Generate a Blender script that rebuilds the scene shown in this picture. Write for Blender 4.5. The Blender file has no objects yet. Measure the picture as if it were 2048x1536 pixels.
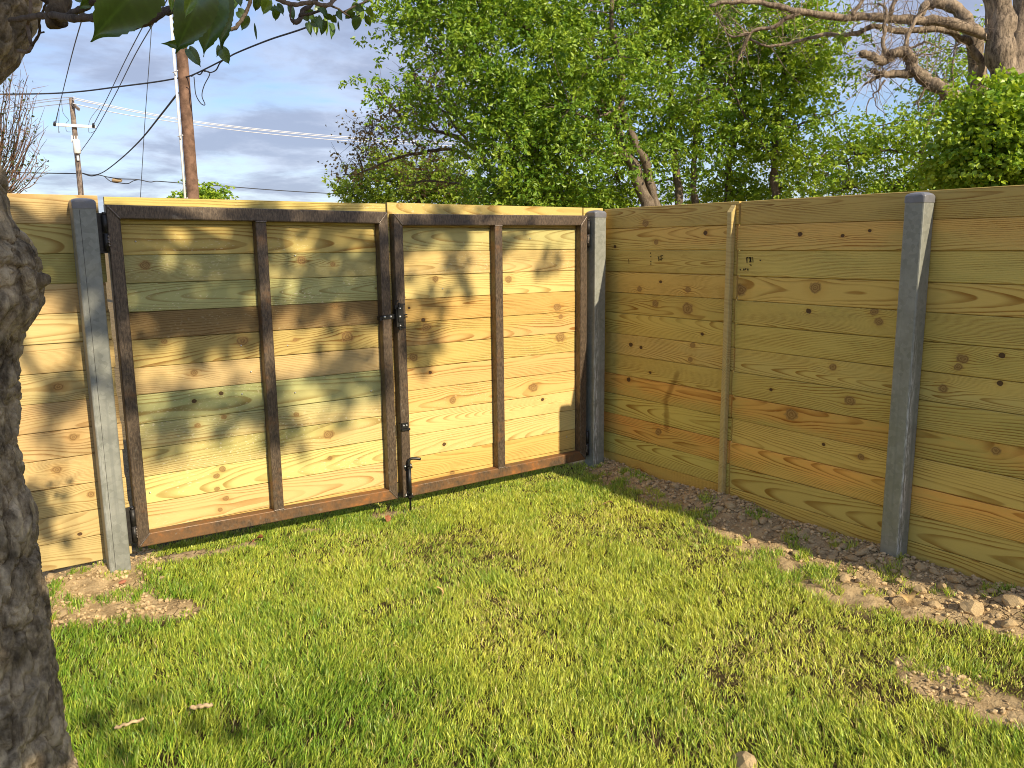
import bpy, bmesh, math, random
import numpy as np
from mathutils import Vector, Matrix

rng = np.random.default_rng(11)
random.seed(11)
SC = bpy.context.scene
COL = SC.collection

# ------------------------------------------------------------------ camera
F, CX, CY = 1621.4, 1024.0, 768.0            # focal length and centre in photo pixels (2048 wide)
CAM = np.array([-3.747, -4.184, 1.627])
RX = np.array([0.81398928, -0.58077749, -0.01090676])
UP = np.array([0.11030519, 0.1361092, 0.98453393])
FW = np.array([0.57031064, 0.80260313, -0.1748542])
cd = bpy.data.cameras.new('camera')
cam = bpy.data.objects.new('camera', cd)
COL.objects.link(cam)
cd.sensor_fit = 'HORIZONTAL'
cd.sensor_width = 36.0
cd.lens = F / 2048 * 36.0
cd.clip_start = 0.05
cd.clip_end = 2000
m = Matrix.Identity(4)
for i in range(3):
    m[i][0], m[i][1], m[i][2], m[i][3] = RX[i], UP[i], -FW[i], CAM[i]
cam.matrix_world = m
SC.camera = cam

# ------------------------------------------------------------------ light and exposure
SUN = np.array([-0.13, 1.0, -0.60])           # the way sunlight travels
SUN = SUN / np.linalg.norm(SUN)
EL = math.asin(-SUN[2])
AZ = math.atan2(-SUN[0], -SUN[1])             # compass bearing of the sun from +y
sd = bpy.data.lights.new('sun', 'SUN')
sd.energy = 4.6
sd.angle = math.radians(0.5)
sd.color = (1.0, 0.86, 0.62)
so = bpy.data.objects.new('sun', sd)
COL.objects.link(so)
so.rotation_euler = Vector(SUN).to_track_quat('-Z', 'Y').to_euler()
so.location = (2, -12, 9)

W = bpy.data.worlds.new('World')
SC.world = W
W.use_nodes = True


class NT:
    """small helper to write node trees briefly"""
    def __init__(s, tree):
        s.t = tree
        s.n = tree.nodes
        s.n.clear()

    def node(s, kind, **kw):
        o = s.n.new(kind)
        for k, v in kw.items():
            setattr(o, k, v)
        return o

    def put(s, sock, v):
        if v is None:
            return
        if hasattr(v, 'is_output') or isinstance(v, bpy.types.NodeSocket):
            s.t.links.new(v, sock)
        else:
            if hasattr(sock.default_value, '__len__'):
                n = len(sock.default_value)
                if not hasattr(v, '__len__'):
                    v = [v] * 3
                v = list(v)
                if len(v) < n:
                    v = v + [1.0]
                sock.default_value = v[:n]
            else:
                sock.default_value = v

    def m(s, op, a, b=None, c=None, clamp=False):
        o = s.node('ShaderNodeMath', operation=op)
        o.use_clamp = clamp
        s.put(o.inputs[0], a)
        s.put(o.inputs[1], b)
        s.put(o.inputs[2], c)
        return o.outputs[0]

    def vm(s, op, a, b=None):
        o = s.node('ShaderNodeVectorMath', operation=op)
        s.put(o.inputs[0], a)
        s.put(o.inputs[1], b)
        return o.outputs['Value' if op in ('LENGTH', 'DOT_PRODUCT', 'DISTANCE') else 0]

    def mix(s, f, a, b, mode='MIX'):
        o = s.node('ShaderNodeMix', data_type='RGBA', blend_type=mode)
        o.clamp_factor = True
        s.put(o.inputs[0], f)
        s.put(o.inputs[6], a)
        s.put(o.inputs[7], b)
        return o.outputs[2]

    def sep(s, v):
        o = s.node('ShaderNodeSeparateXYZ')
        s.put(o.inputs[0], v)
        return o.outputs

    def comb(s, x, y, z):
        o = s.node('ShaderNodeCombineXYZ')
        for i, v in enumerate((x, y, z)):
            s.put(o.inputs[i], v)
        return o.outputs[0]

    def noise(s, v, scale, detail=4, rough=0.55, dist=0.0):
        o = s.node('ShaderNodeTexNoise')
        s.put(o.inputs['Vector'], v)
        s.put(o.inputs['Scale'], scale)
        s.put(o.inputs['Detail'], detail)
        s.put(o.inputs['Roughness'], rough)
        s.put(o.inputs['Distortion'], dist)
        return o.outputs['Fac']

    def voro(s, v, scale, feature='F1', rand=1.0):
        o = s.node('ShaderNodeTexVoronoi', feature=feature)
        s.put(o.inputs['Vector'], v)
        s.put(o.inputs['Scale'], scale)
        s.put(o.inputs['Randomness'], rand)
        return o.outputs

    def ramp(s, f, lo, hi, a=0.0, b=1.0, smooth=True):
        o = s.node('ShaderNodeMapRange')
        o.interpolation_type = 'SMOOTHSTEP' if smooth else 'LINEAR'
        s.put(o.inputs[0], f)
        s.put(o.inputs[1], lo)
        s.put(o.inputs[2], hi)
        s.put(o.inputs[3], a)
        s.put(o.inputs[4], b)
        return o.outputs[0]

    def attr(s, name, kind='OBJECT'):
        o = s.node('ShaderNodeAttribute', attribute_type=kind, attribute_name=name)
        return o.outputs

    def coord(s, which='Object'):
        return s.node('ShaderNodeTexCoord').outputs[which]

    def bump(s, h, dist, strength=1.0, normal=None):
        o = s.node('ShaderNodeBump')
        s.put(o.inputs['Strength'], strength)
        s.put(o.inputs['Distance'], dist)
        s.put(o.inputs['Height'], h)
        if normal is not None:
            s.put(o.inputs['Normal'], normal)
        return o.outputs[0]

    def pbr(s, color, rough=0.6, metal=0.0, normal=None, spec=0.5):
        o = s.node('ShaderNodeBsdfPrincipled')
        s.put(o.inputs['Base Color'], color)
        s.put(o.inputs['Roughness'], rough)
        s.put(o.inputs['Metallic'], metal)
        s.put(o.inputs['Specular IOR Level'], spec)
        if normal is not None:
            s.put(o.inputs['Normal'], normal)
        out = s.node('ShaderNodeOutputMaterial')
        s.t.links.new(o.outputs[0], out.inputs[0])
        return o


# sky: Nishita daylight with broken evening cloud all the way round
w = NT(W.node_tree)
sky = w.node('ShaderNodeTexSky', sky_type='NISHITA')
sky.sun_disc = False
sky.sun_elevation = EL
sky.sun_rotation = AZ
sky.air_density = 1.0
sky.dust_density = 0.6
sky.ozone_density = 1.6
d = w.coord('Generated')
dx, dy, dz = w.sep(d)
den = w.m('ADD', w.m('MAXIMUM', dz, 0.0), 0.16)
uv = w.comb(w.m('DIVIDE', dx, den), w.m('DIVIDE', dy, den), 0.3)
c1 = w.noise(uv, 0.95, 7, 0.60, 0.35)
c2 = w.noise(w.vm('ADD', uv, (5.2, 1.7, 0)), 2.3, 6, 0.6, 0.2)
cover = w.ramp(w.m('ADD', c1, w.m('MULTIPLY', c2, 0.35)), 0.50, 0.78)
shade = w.ramp(w.m('ADD', w.m('MULTIPLY', c1, 0.6), w.m('MULTIPLY', c2, 0.6)), 0.48, 0.72)
ccol = w.mix(shade, (5.1, 5.45, 6.5), (2.55, 2.9, 3.95))
scol = w.mix(1.0, sky.outputs[0], (0.80, 0.86, 1.02), 'MULTIPLY')
skyc = w.mix(w.m('MULTIPLY', cover, 0.86), scol, ccol)
bg = w.node('ShaderNodeBackground')
w.put(bg.inputs[0], skyc)
bg.inputs[1].default_value = 0.115
wo = w.node('ShaderNodeOutputWorld')
w.t.links.new(bg.outputs[0], wo.inputs[0])

SC.view_settings.view_transform = 'Standard'
SC.view_settings.look = 'None'
SC.view_settings.gamma = 1.0
SC.view_settings.use_curve_mapping = False
SC.view_settings.exposure = 0.5
SC.render.engine = 'CYCLES'
SC.cycles.max_bounces = 6
SC.cycles.use_denoising = True
SC.cycles.filter_width = 1.0


# ------------------------------------------------------------------ helpers
def ray(px, py):
    return FW + RX * ((px - CX) / F) - UP * ((py - CY) / F)


def at(px, py, dist):
    """the place a horizontal distance dist away along the sight line of a photo pixel"""
    r = ray(px, py)
    return CAM + r * (dist / math.hypot(r[0], r[1]))


def on(px, py, axis, val):
    r = ray(px, py)
    return CAM + r * ((val - CAM[axis]) / r[axis])


def tag(o, label=None, cat=None, group=None, kind=None):
    if label: o['label'] = label
    if cat: o['category'] = cat
    if group: o['group'] = group
    if kind: o['kind'] = kind
    return o


def empty(name, loc, label=None, cat=None, group=None):
    o = bpy.data.objects.new(name, None)
    COL.objects.link(o)
    o.location = [float(v) for v in loc]
    o.empty_display_size = 0.1
    return tag(o, label, cat, group)


class MB:
    """collects vertices, quads and triangles (numpy) and links them as ONE mesh object"""
    def __init__(s):
        s.v, s.q, s.t, s.c, s.n = [], [], [], [], 0

    def add(s, v, q=None, t=None, c=None):
        v = np.asarray(v, float).reshape(-1, 3)
        if q is not None and len(q): s.q.append(np.asarray(q, int).reshape(-1, 4) + s.n)
        if t is not None and len(t): s.t.append(np.asarray(t, int).reshape(-1, 3) + s.n)
        s.v.append(v)
        if c is not None: s.c.append(np.asarray(c, float).reshape(-1, 3))
        s.n += len(v)

    def mesh(s, name, mat, origin=(0, 0, 0), smooth=False):
        V = np.concatenate(s.v) - np.asarray(origin, float)
        Q = np.concatenate(s.q) if s.q else np.zeros((0, 4), int)
        T = np.concatenate(s.t) if s.t else np.zeros((0, 3), int)
        me = bpy.data.meshes.new(name)
        me.vertices.add(len(V))
        me.vertices.foreach_set('co', V.astype(np.float32).ravel())
        nl = Q.size + T.size
        me.loops.add(nl)
        me.loops.foreach_set('vertex_index', np.concatenate([Q.ravel(), T.ravel()]).astype(np.int32))
        npoly = len(Q) + len(T)
        me.polygons.add(npoly)
        ls = np.concatenate([np.arange(len(Q)) * 4, Q.size + np.arange(len(T)) * 3]).astype(np.int32)
        me.polygons.foreach_set('loop_start', ls)
        me.polygons.foreach_set('use_smooth', np.full(npoly, bool(smooth)))
        if s.c:
            C = np.concatenate(s.c)
            a = me.color_attributes.new('tone', 'FLOAT_COLOR', 'POINT')
            a.data.foreach_set('color', np.concatenate([C, np.ones((len(C), 1))], 1).astype(np.float32).ravel())
        me.update(calc_edges=True)
        me.validate()
        if mat: me.materials.append(mat)
        return me

    def build(s, name, mat, parent=None, loc=None, smooth=False):
        """vertices are in world coordinates; the object's origin is put at loc"""
        o0 = np.zeros(3) if loc is None else np.asarray(loc, float)
        ob = bpy.data.objects.new(name, s.mesh(name, mat, o0, smooth))
        COL.objects.link(ob)
        if parent is not None:
            ob.parent = parent
            pw = parent_loc(parent)
            ob.location = o0 - pw
        else:
            ob.location = o0
        return ob

    # shapes
    def box(s, lo, hi):
        x0, y0, z0 = lo
        x1, y1, z1 = hi
        v = [(x, y, z) for z in (z0, z1) for y in (y0, y1) for x in (x0, x1)]
        s.add(v, [(0, 2, 3, 1), (4, 5, 7, 6), (0, 1, 5, 4), (2, 6, 7, 3), (0, 4, 6, 2), (1, 3, 7, 5)])

    def loft(s, rings, close=True, caps=True):
        """rings: list of (k,3) arrays"""
        R = np.asarray(rings, float)
        n, k = R.shape[:2]
        i = np.arange(n - 1)[:, None]
        j = np.arange(k)[None, :]
        jn = (j + 1) % k
        q = np.stack([i * k + j, i * k + jn, (i + 1) * k + jn, (i + 1) * k + j], -1).reshape(-1, 4)
        t = []
        v = R.reshape(-1, 3)
        if caps:
            v = np.concatenate([v, [R[0].mean(0), R[-1].mean(0)]])
            a, b = n * k, n * k + 1
            for jj in range(k):
                t.append((a, (jj + 1) % k, jj))
                t.append((b, (n - 1) * k + jj, (n - 1) * k + (jj + 1) % k))
        s.add(v, q, t)

    def tube(s, pts, rad, k=8, caps=True, col=None):
        P = np.asarray(pts, float)
        n = len(P)
        rad = np.broadcast_to(np.asarray(rad, float), (n,))
        T = np.gradient(P, axis=0)
        T /= np.linalg.norm(T, axis=1)[:, None] + 1e-12
        ref = np.array([0, 0, 1.0]) if abs(T[0][2]) < 0.9 else np.array([1.0, 0, 0])
        N = np.zeros_like(P)
        a = ref - T[0] * (ref @ T[0])
        a /= np.linalg.norm(a)
        for i in range(n):
            a = a - T[i] * (a @ T[i])
            a /= np.linalg.norm(a) + 1e-12
            N[i] = a
        B = np.cross(T, N)
        th = np.arange(k) / k * 2 * math.pi
        R = P[:, None, :] + rad[:, None, None] * (N[:, None, :] * np.cos(th)[None, :, None] + B[:, None, :] * np.sin(th)[None, :, None])
        n0 = s.n
        s.loft(R, caps=caps)
        if col is not None:
            s.c.append(np.tile(np.asarray(col, float), (s.n - n0, 1)))


def parent_loc(o):
    p = np.zeros(3)
    while o is not None:
        p = p + np.array(o.location)
        o = o.parent
    return p


def rbox_rings(L, prof_w, prof_h, bev, segs=1):
    """profile of a bar with small bevels, as a list of (y,z)"""
    y, z, b = prof_w / 2, prof_h / 2, bev
    return [(-y + b, -z), (y - b, -z), (y, -z + b), (y, z - b), (y - b, z), (-y + b, z), (-y, z - b), (-y, -z + b)]


def bar(mb, a, b, wdir, w, h, bev=0.004, rnd=0):
    """bar from a to b, width w along wdir, height h along the third axis, rounded edges"""
    a, b = np.asarray(a, float), np.asarray(b, float)
    t = (b - a) / np.linalg.norm(b - a)
    u = np.asarray(wdir, float)
    u = u - t * (u @ t)
    u /= np.linalg.norm(u)
    v = np.cross(t, u)
    pr = []
    y, z = w / 2, h / 2
    for cx, cy, a0 in ((y - bev, z - bev, 0), (-y + bev, z - bev, 90), (-y + bev, -z + bev, 180), (y - bev, -z + bev, 270)):
        for k in (0, 45, 90):
            th = math.radians(a0 + k)
            pr.append((cx + bev * math.cos(th), cy + bev * math.sin(th)))
    rings = [[p + u * c[0] + v * c[1] for c in pr] for p in (a, b)]
    mb.loft(rings)


# numpy noise ----------------------------------------------------------
def _hash(ix, iy, iz, seed):
    n = (ix.astype(np.int64) * 374761393 + iy.astype(np.int64) * 668265263 + iz.astype(np.int64) * 2147483647 + seed * 1274126177) & 0xFFFFFFFF
    n = ((n ^ (n >> 13)) * 1274126177) & 0xFFFFFFFF
    n = (n ^ (n >> 16)) & 0xFFFFFFFF
    return n / 4294967295.0


def vnoise(p, seed=0):
    p = np.asarray(p, float)
    if p.shape[-1] == 2:
        p = np.concatenate([p, np.zeros(p.shape[:-1] + (1,))], -1)
    i = np.floor(p)
    f = p - i
    f = f * f * (3 - 2 * f)
    out = 0
    for a in (0, 1):
        for b in (0, 1):
            for c in (0, 1):
                wgt = (f[..., 0] if a else 1 - f[..., 0]) * (f[..., 1] if b else 1 - f[..., 1]) * (f[..., 2] if c else 1 - f[..., 2])
                out = out + wgt * _hash(i[..., 0] + a, i[..., 1] + b, i[..., 2] + c, seed)
    return out


def fbm(p, octv=4, seed=0, gain=0.5):
    p = np.asarray(p, float)
    s, a, tot = 0, 1.0, 0
    for o in range(octv):
        s = s + a * vnoise(p * 2 ** o, seed + o * 17)
        tot += a
        a *= gain
    return s / tot


def cellular(u, v, seed=0):
    """F1, F2-F1 on a jittered grid and the id of the nearest cell"""
    iu, iv = np.floor(u), np.floor(v)
    d1 = np.full(u.shape, 9.0)
    d2 = np.full(u.shape, 9.0)
    cid = np.zeros(u.shape)
    for a in (-1, 0, 1):
        for b in (-1, 0, 1):
            cu, cv = iu + a, iv + b
            pu = cu + 0.1 + 0.8 * _hash(cu, cv, cu * 0, seed)
            pv = cv + 0.1 + 0.8 * _hash(cu, cv, cu * 0 + 1, seed)
            dd = np.hypot(u - pu, v - pv)
            h = _hash(cu, cv, cu * 0 + 2, seed)
            closer = dd < d1
            d2 = np.where(closer, d1, np.minimum(d2, dd))
            cid = np.where(closer, h, cid)
            d1 = np.where(closer, dd, d1)
    return d1, d2 - d1, cid


def smooth_path(pts, n):
    """Catmull-Rom through pts (any dimension), n samples per span"""
    P = np.asarray(pts, float)
    P = np.concatenate([[2 * P[0] - P[1]], P, [2 * P[-1] - P[-2]]])
    out = []
    for i in range(1, len(P) - 2):
        for t in np.arange(n) / n:
            a, b, c, dd = P[i - 1], P[i], P[i + 1], P[i + 2]
            out.append(0.5 * (2 * b + (c - a) * t + (2 * a - 5 * b + 4 * c - dd) * t ** 2 + (3 * b - a - 3 * c + dd) * t ** 3))
    out.append(P[-2])
    return np.array(out)


# ------------------------------------------------------------------ materials
def newmat(name):
    mt = bpy.data.materials.new(name)
    mt.use_nodes = True
    return mt, NT(mt.node_tree)


def mat_wood():
    mt, n = newmat('treated_pine')
    p = n.coord('Object')
    x, y, z = n.sep(p)
    seed = n.attr('seed')['Fac']
    X = n.m('ADD', x, n.m('MULTIPLY', seed, 11.7))
    low = n.noise(n.comb(n.m('MULTIPLY', X, 1.6), n.m('MULTIPLY', seed, 3.1), n.m('MULTIPLY', z, 5.0)), 1.0, 2, 0.5)
    mid = n.noise(n.comb(n.m('MULTIPLY', X, 8.0), n.m('MULTIPLY', seed, 5.3), n.m('MULTIPLY', z, 46.0)), 1.0, 4, 0.62)
    # the thickness of the board shifts the rings so that edges and ends carry grain as well
    zz = n.m('ADD', z, n.m('MULTIPLY', n.m('SUBTRACT', low, 0.5), 0.034))
    zz = n.m('ADD', zz, n.m('MULTIPLY', n.m('SUBTRACT', mid, 0.5), 0.0085))
    kmask, kring, kdark = None, None, None
    for kn in ('knot_a', 'knot_b', 'knot_c', 'knot_d'):
        k = n.attr(kn)['Vector']
        kx, kz, kr = n.sep(k)
        ddx = n.m('SUBTRACT', x, kx)
        ddz = n.m('SUBTRACT', z, kz)
        rr = n.m('ABSOLUTE', kr)
        e2 = n.m('ADD', n.m('POWER', n.m('ABSOLUTE', n.m('DIVIDE', ddx, n.m('MULTIPLY', rr, 4.2))), 2.0),
                 n.m('POWER', n.m('ABSOLUTE', n.m('DIVIDE', ddz, n.m('MULTIPLY', rr, 2.2))), 2.0))
        g = n.m('POWER', 2.718, n.m('MULTIPLY', e2, -1.0))
        zz = n.m('SUBTRACT', zz, n.m('MULTIPLY', ddz, n.m('MULTIPLY', g, 0.85)))
        wob = n.m('MULTIPLY', n.m('SUBTRACT', n.noise(n.vm('ADD', p, k), 42.0, 3), 0.5), 0.95)
        q = n.m('DIVIDE', n.m('SQRT', n.m('ADD', n.m('POWER', n.m('ABSOLUTE', n.m('MULTIPLY', ddx, 0.8)), 2.0), n.m('POWER', n.m('ABSOLUTE', ddz), 2.0))), rr)
        q = n.m('ADD', q, wob)
        msk = n.ramp(q, 1.05, 0.78)
        halo = n.ramp(q, 2.6, 0.9)
        rg = n.m('MULTIPLY', n.m('SINE', n.m('MULTIPLY', q, 17.0)), 0.5)
        dk = n.m('MULTIPLY', msk, n.m('GREATER_THAN', kr, 0.0))
        kmask = msk if kmask is None else n.m('MAXIMUM', kmask, msk)
        kdark = dk if kdark is None else n.m('MAXIMUM', kdark, dk)
        kring = n.m('MULTIPLY', halo, 1.0) if kring is None else n.m('MAXIMUM', kring, halo)
        rsum = n.m('MULTIPLY', rg, msk) if kn == 'knot_a' else n.m('ADD', rsum, n.m('MULTIPLY', rg, msk))
    gr = n.attr('grain')['Vector']
    zc, A, B = n.sep(gr)
    low2 = n.noise(n.comb(n.m('MULTIPLY', X, 0.9), n.m('MULTIPLY', seed, 9.1), 0.0), 1.0, 2, 0.5)
    depth = n.m('ADD', n.m('ADD', A, n.m('MULTIPLY', B, x)), n.m('MULTIPLY', n.m('SUBTRACT', low2, 0.5), 0.045))
    depth = n.m('ADD', depth, n.m('MULTIPLY', y, 0.8))
    r = n.m('SQRT', n.m('ADD', n.m('POWER', n.m('ABSOLUTE', n.m('SUBTRACT', zz, zc)), 2.0), n.m('POWER', n.m('ABSOLUTE', depth), 2.0)))
    spacing = n.m('ADD', 0.0046, n.m('MULTIPLY', n.m('FRACT', n.m('MULTIPLY', seed, 7.77)), 0.0045))
    f = n.m('FRACT', n.m('DIVIDE', r, spacing))
    late = n.m('MULTIPLY', n.ramp(f, 0.46, 0.92), n.ramp(f, 1.0, 0.93))
    ringamp = n.noise(n.comb(n.m('MULTIPLY', X, 2.0), 3.0, n.m('MULTIPLY', z, 14.0)), 1.0, 2)
    late = n.m('MULTIPLY', late, n.ramp(ringamp, 0.30, 0.66, 0.25, 1.15))
    fib = n.noise(n.comb(n.m('MULTIPLY', X, 14.0), y, n.m('MULTIPLY', z, 420.0)), 1.0, 3, 0.6)
    t1 = n.attr('tint')['Color']
    t2 = n.attr('tint_low')['Color']
    lowmix = n.ramp(n.m('ADD', n.m('MULTIPLY', z, -5.0), n.m('ADD', n.m('MULTIPLY', low, 2.2), n.m('MULTIPLY', mid, 0.8))), 1.05, 1.95)
    base = n.mix(lowmix, t1, t2)
    cont = n.m('MULTIPLY', n.attr('contrast')['Fac'], 1.25)
    col = n.mix(n.m('MULTIPLY', late, cont), base, n.mix(1.0, base, (0.50, 0.35, 0.20), 'MULTIPLY'))
    col = n.mix(n.ramp(fib, 0.35, 0.8, 0.0, 0.30), col, n.mix(1.0, col, (0.72, 0.66, 0.55), 'MULTIPLY'))
    # mill glaze and treatment stain: broad patches of the wood itself
    bl = n.noise(n.comb(n.m('MULTIPLY', X, 2.4), n.m('MULTIPLY', seed, 4.0), n.m('MULTIPLY', z, 7.0)), 1.0, 4, 0.6)
    col = n.mix(n.ramp(bl, 0.50, 0.78, 0.0, 0.55), col, n.mix(1.0, col, (0.74, 0.82, 0.78), 'MULTIPLY'))
    bl2 = n.noise(n.comb(n.m('MULTIPLY', X, 3.1), n.m('MULTIPLY', seed, 2.0), n.m('MULTIPLY', z, 11.0)), 1.3, 4, 0.6)
    col = n.mix(n.ramp(bl2, 0.58, 0.80, 0.0, 0.45), col, n.mix(1.0, col, (1.22, 1.16, 1.12), 'MULTIPLY'))
    # fuzzy saw marks: pale specks where the planer lifted the grain
    fz = n.noise(n.comb(n.m('MULTIPLY', X, 60.0), seed, n.m('MULTIPLY', z, 150.0)), 1.0, 2, 0.5)
    fzm = n.m('MULTIPLY', n.ramp(fz, 0.60, 0.70), n.ramp(bl, 0.42, 0.62))
    col = n.mix(n.m('MULTIPLY', fzm, n.attr('fuzz')['Fac']), col, (0.74, 0.66, 0.44))
    col = n.mix(n.m('MULTIPLY', kring, 0.35), col, n.mix(1.0, col, (0.80, 0.62, 0.42), 'MULTIPLY'))
    kcol = n.mix(n.m('ADD', 0.5, rsum), (0.185, 0.095, 0.030), (0.36, 0.215, 0.070))
    col = n.mix(n.m('MULTIPLY', kmask, 0.82), col, kcol)
    col = n.mix(n.m('MULTIPLY', kdark, 0.85), col, (0.055, 0.026, 0.012))
    # a spilled dark drip that runs down over four boards of the right fence
    gp = n.node('ShaderNodeNewGeometry').outputs['Position']
    gx, gy, gz_ = n.sep(gp)
    s0, s1_, s2_ = on(1357, 744, 0, 0), on(1331, 800, 0, 0), on(1334, 868, 0, 0)
    ya = n.ramp(gz_, s1_[2], s0[2], float(s1_[1]), float(s0[1]), smooth=False)
    yb = n.ramp(gz_, s2_[2], s1_[2], float(s2_[1]), float(s1_[1]), smooth=False)
    yc = n.m('ADD', ya, n.m('SUBTRACT', yb, float(s1_[1])))
    sn = n.noise(gp, 16.0, 4, 0.6)
    dd_ = n.m('ABSOLUTE', n.m('ADD', n.m('SUBTRACT', gy, yc), n.m('MULTIPLY', n.m('SUBTRACT', sn, 0.5), 0.05)))
    stn = n.m('MULTIPLY', n.ramp(dd_, 0.034, 0.006), n.m('MULTIPLY', n.ramp(gz_, s2_[2] - 0.02, s2_[2] + 0.05), n.ramp(gz_, s0[2] + 0.02, s0[2] - 0.03)))
    stn = n.m('MULTIPLY', stn, n.m('MULTIPLY', n.ramp(n.m('ABSOLUTE', gx), 0.04, 0.03), n.ramp(gy, -0.3, -0.4)))
    col = n.mix(n.m('MULTIPLY', stn, 0.62), col, n.mix(1.0, col, (0.40, 0.30, 0.22), 'MULTIPLY'))
    h = n.m('ADD', n.m('MULTIPLY', late, -0.6), n.m('MULTIPLY', fib, 0.5))
    h = n.m('SUBTRACT', h, n.m('MULTIPLY', kdark, 2.0))
    n.pbr(col, n.ramp(bl, 0.3, 0.7, 0.72, 0.58), 0.0, n.bump(h, 0.0009, 0.8), 0.32)
    return mt


def mat_steel():
    mt, n = newmat('rusty_steel')
    g = n.node('ShaderNodeNewGeometry').outputs['Position']
    rust = n.attr('rust')['Fac']
    a = n.noise(g, 9.0, 5, 0.62)
    b = n.noise(g, 42.0, 5, 0.7)
    c = n.noise(n.vm('MULTIPLY', g, (1, 1, 0.25)), 160.0, 3, 0.6)
    ra = n.m('ADD', n.m('ADD', n.m('MULTIPLY', a, 0.75), n.m('MULTIPLY', b, 0.35)), rust)
    base = n.mix(n.ramp(c, 0.3, 0.75), (0.060, 0.043, 0.031), (0.165, 0.120, 0.083))
    col = n.mix(n.ramp(ra, 0.58, 0.82), base, (0.205, 0.105, 0.045))
    col = n.mix(n.ramp(ra, 0.78, 1.0), col, (0.42, 0.155, 0.035))
    gl = n.noise(g, 21.0, 4, 0.6, 0.4)
    col = n.mix(n.ramp(gl, 0.60, 0.76, 0, 0.65), col, (0.25, 0.215, 0.17))
    sp = n.noise(g, 300.0, 2, 0.5)
    col = n.mix(n.ramp(sp, 0.66, 0.74, 0, 0.35), col, (0.50, 0.36, 0.20))
    n.pbr(col, n.ramp(ra, 0.6, 1.0, 0.42, 0.75), 0.25, n.bump(n.m('ADD', b, n.m('MULTIPLY', sp, 0.4)), 0.0015, 0.6), 0.4)
    return mt


def mat_galv():
    mt, n = newmat('galvanised_steel')
    g = n.coord('Object')
    x, y, z = n.sep(g)
    v = n.voro(g, 55.0)['Color']
    vx = n.sep(v)[0]
    a = n.noise(g, 6.0, 5, 0.6)
    st = n.noise(n.vm('MULTIPLY', g, (60, 60, 1.2)), 1.0, 4, 0.6)
    col = n.mix(vx, (0.215, 0.222, 0.195), (0.28, 0.287, 0.255))
    col = n.mix(n.ramp(a, 0.42, 0.72, 0, 0.7), col, (0.36, 0.36, 0.325))
    col = n.mix(n.ramp(st, 0.52, 0.72, 0, 0.55), col, (0.20, 0.21, 0.195))
    # scuffed zinc along the edges near the ground
    ed = n.m('MULTIPLY', n.ramp(n.m('ADD', n.m('ABSOLUTE', n.m('ADD', x, 0.030)), n.m('MULTIPLY', n.m('ABSOLUTE', n.m('ADD', y, 0.046)), 1.0)), 0.034, 0.004), 1.0)
    sc = n.ramp(n.noise(n.vm('MULTIPLY', g, (130, 130, 14)), 1.0, 5, 0.7), 0.46, 0.62)
    sc = n.m('MULTIPLY', n.m('MULTIPLY', sc, ed), n.ramp(z, 1.35, 0.75))
    col = n.mix(n.m('MULTIPLY', sc, n.attr('scuff')['Fac']), col, (0.78, 0.79, 0.78))
    n.pbr(col, n.ramp(a, 0.3, 0.7, 0.45, 0.62), 0.25, n.bump(n.m('ADD', vx, st), 0.0006, 0.5), 0.4)
    return mt


def mat_plain(name, col, rough=0.6, metal=0.0, spec=0.5, var=0.25, scale=25.0, bump=0.0):
    mt, n = newmat(name)
    g = n.coord('Object')
    a = n.noise(g, scale, 4, 0.6)
    c = n.mix(n.ramp(a, 0.3, 0.7), [v * (1 - var) for v in col], [v * (1 + var) for v in col])
    n.pbr(c, rough, metal, n.bump(a, bump, 0.7) if bump else None, spec)
    return mt


def mat_bark(name, dark, light, scale=1.0):
    mt, n = newmat(name)
    tone = n.attr('tone', 'GEOMETRY')['Color']
    g = n.coord('Object')
    x, y, z = n.sep(g)
    gs = n.vm('MULTIPLY', g, (1, 1, 0.35))
    a = n.noise(gs, 30.0 * scale, 6, 0.68, 0.6)
    b = n.noise(g, 90.0 * scale, 4, 0.65)
    c = n.noise(g, 5.0 * scale, 3, 0.5)
    col = n.mix(n.ramp(n.m('ADD', n.m('MULTIPLY', a, 0.75), n.m('MULTIPLY', b, 0.25)), 0.34, 0.68), dark, light)
    col = n.mix(n.ramp(c, 0.45, 0.75, 0, 0.4), col, [v * 1.35 for v in light])
    col = n.mix(1.0, col, tone, 'MULTIPLY')
    h = n.m('ADD', a, n.m('MULTIPLY', b, 0.4))
    n.pbr(col, 0.9, 0.0, n.bump(h, 0.012 / scale, 0.9), 0.2)
    return mt


def mat_leaf(name, trans=0.35, gloss=0.06, tint=(1, 1, 1)):
    mt, n = newmat(name)
    c = n.attr('tone', 'GEOMETRY')['Color']
    c = n.mix(1.0, c, tint, 'MULTIPLY')
    d = n.node('ShaderNodeBsdfDiffuse')
    n.put(d.inputs[0], c)
    t = n.node('ShaderNodeBsdfTranslucent')
    n.put(t.inputs[0], n.mix(1.0, c, (1.25, 1.15, 0.45), 'MULTIPLY'))
    g = n.node('ShaderNodeBsdfGlossy')
    n.put(g.inputs[0], (0.9, 0.95, 0.9))
    g.inputs['Roughness'].default_value = 0.42
    m1 = n.node('ShaderNodeMixShader')
    m1.inputs[0].default_value = trans
    n.t.links.new(d.outputs[0], m1.inputs[1])
    n.t.links.new(t.outputs[0], m1.inputs[2])
    m2 = n.node('ShaderNodeMixShader')
    m2.inputs[0].default_value = gloss
    n.t.links.new(m1.outputs[0], m2.inputs[1])
    n.t.links.new(g.outputs[0], m2.inputs[2])
    o = n.node('ShaderNodeOutputMaterial')
    n.t.links.new(m2.outputs[0], o.inputs[0])
    return mt


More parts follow.
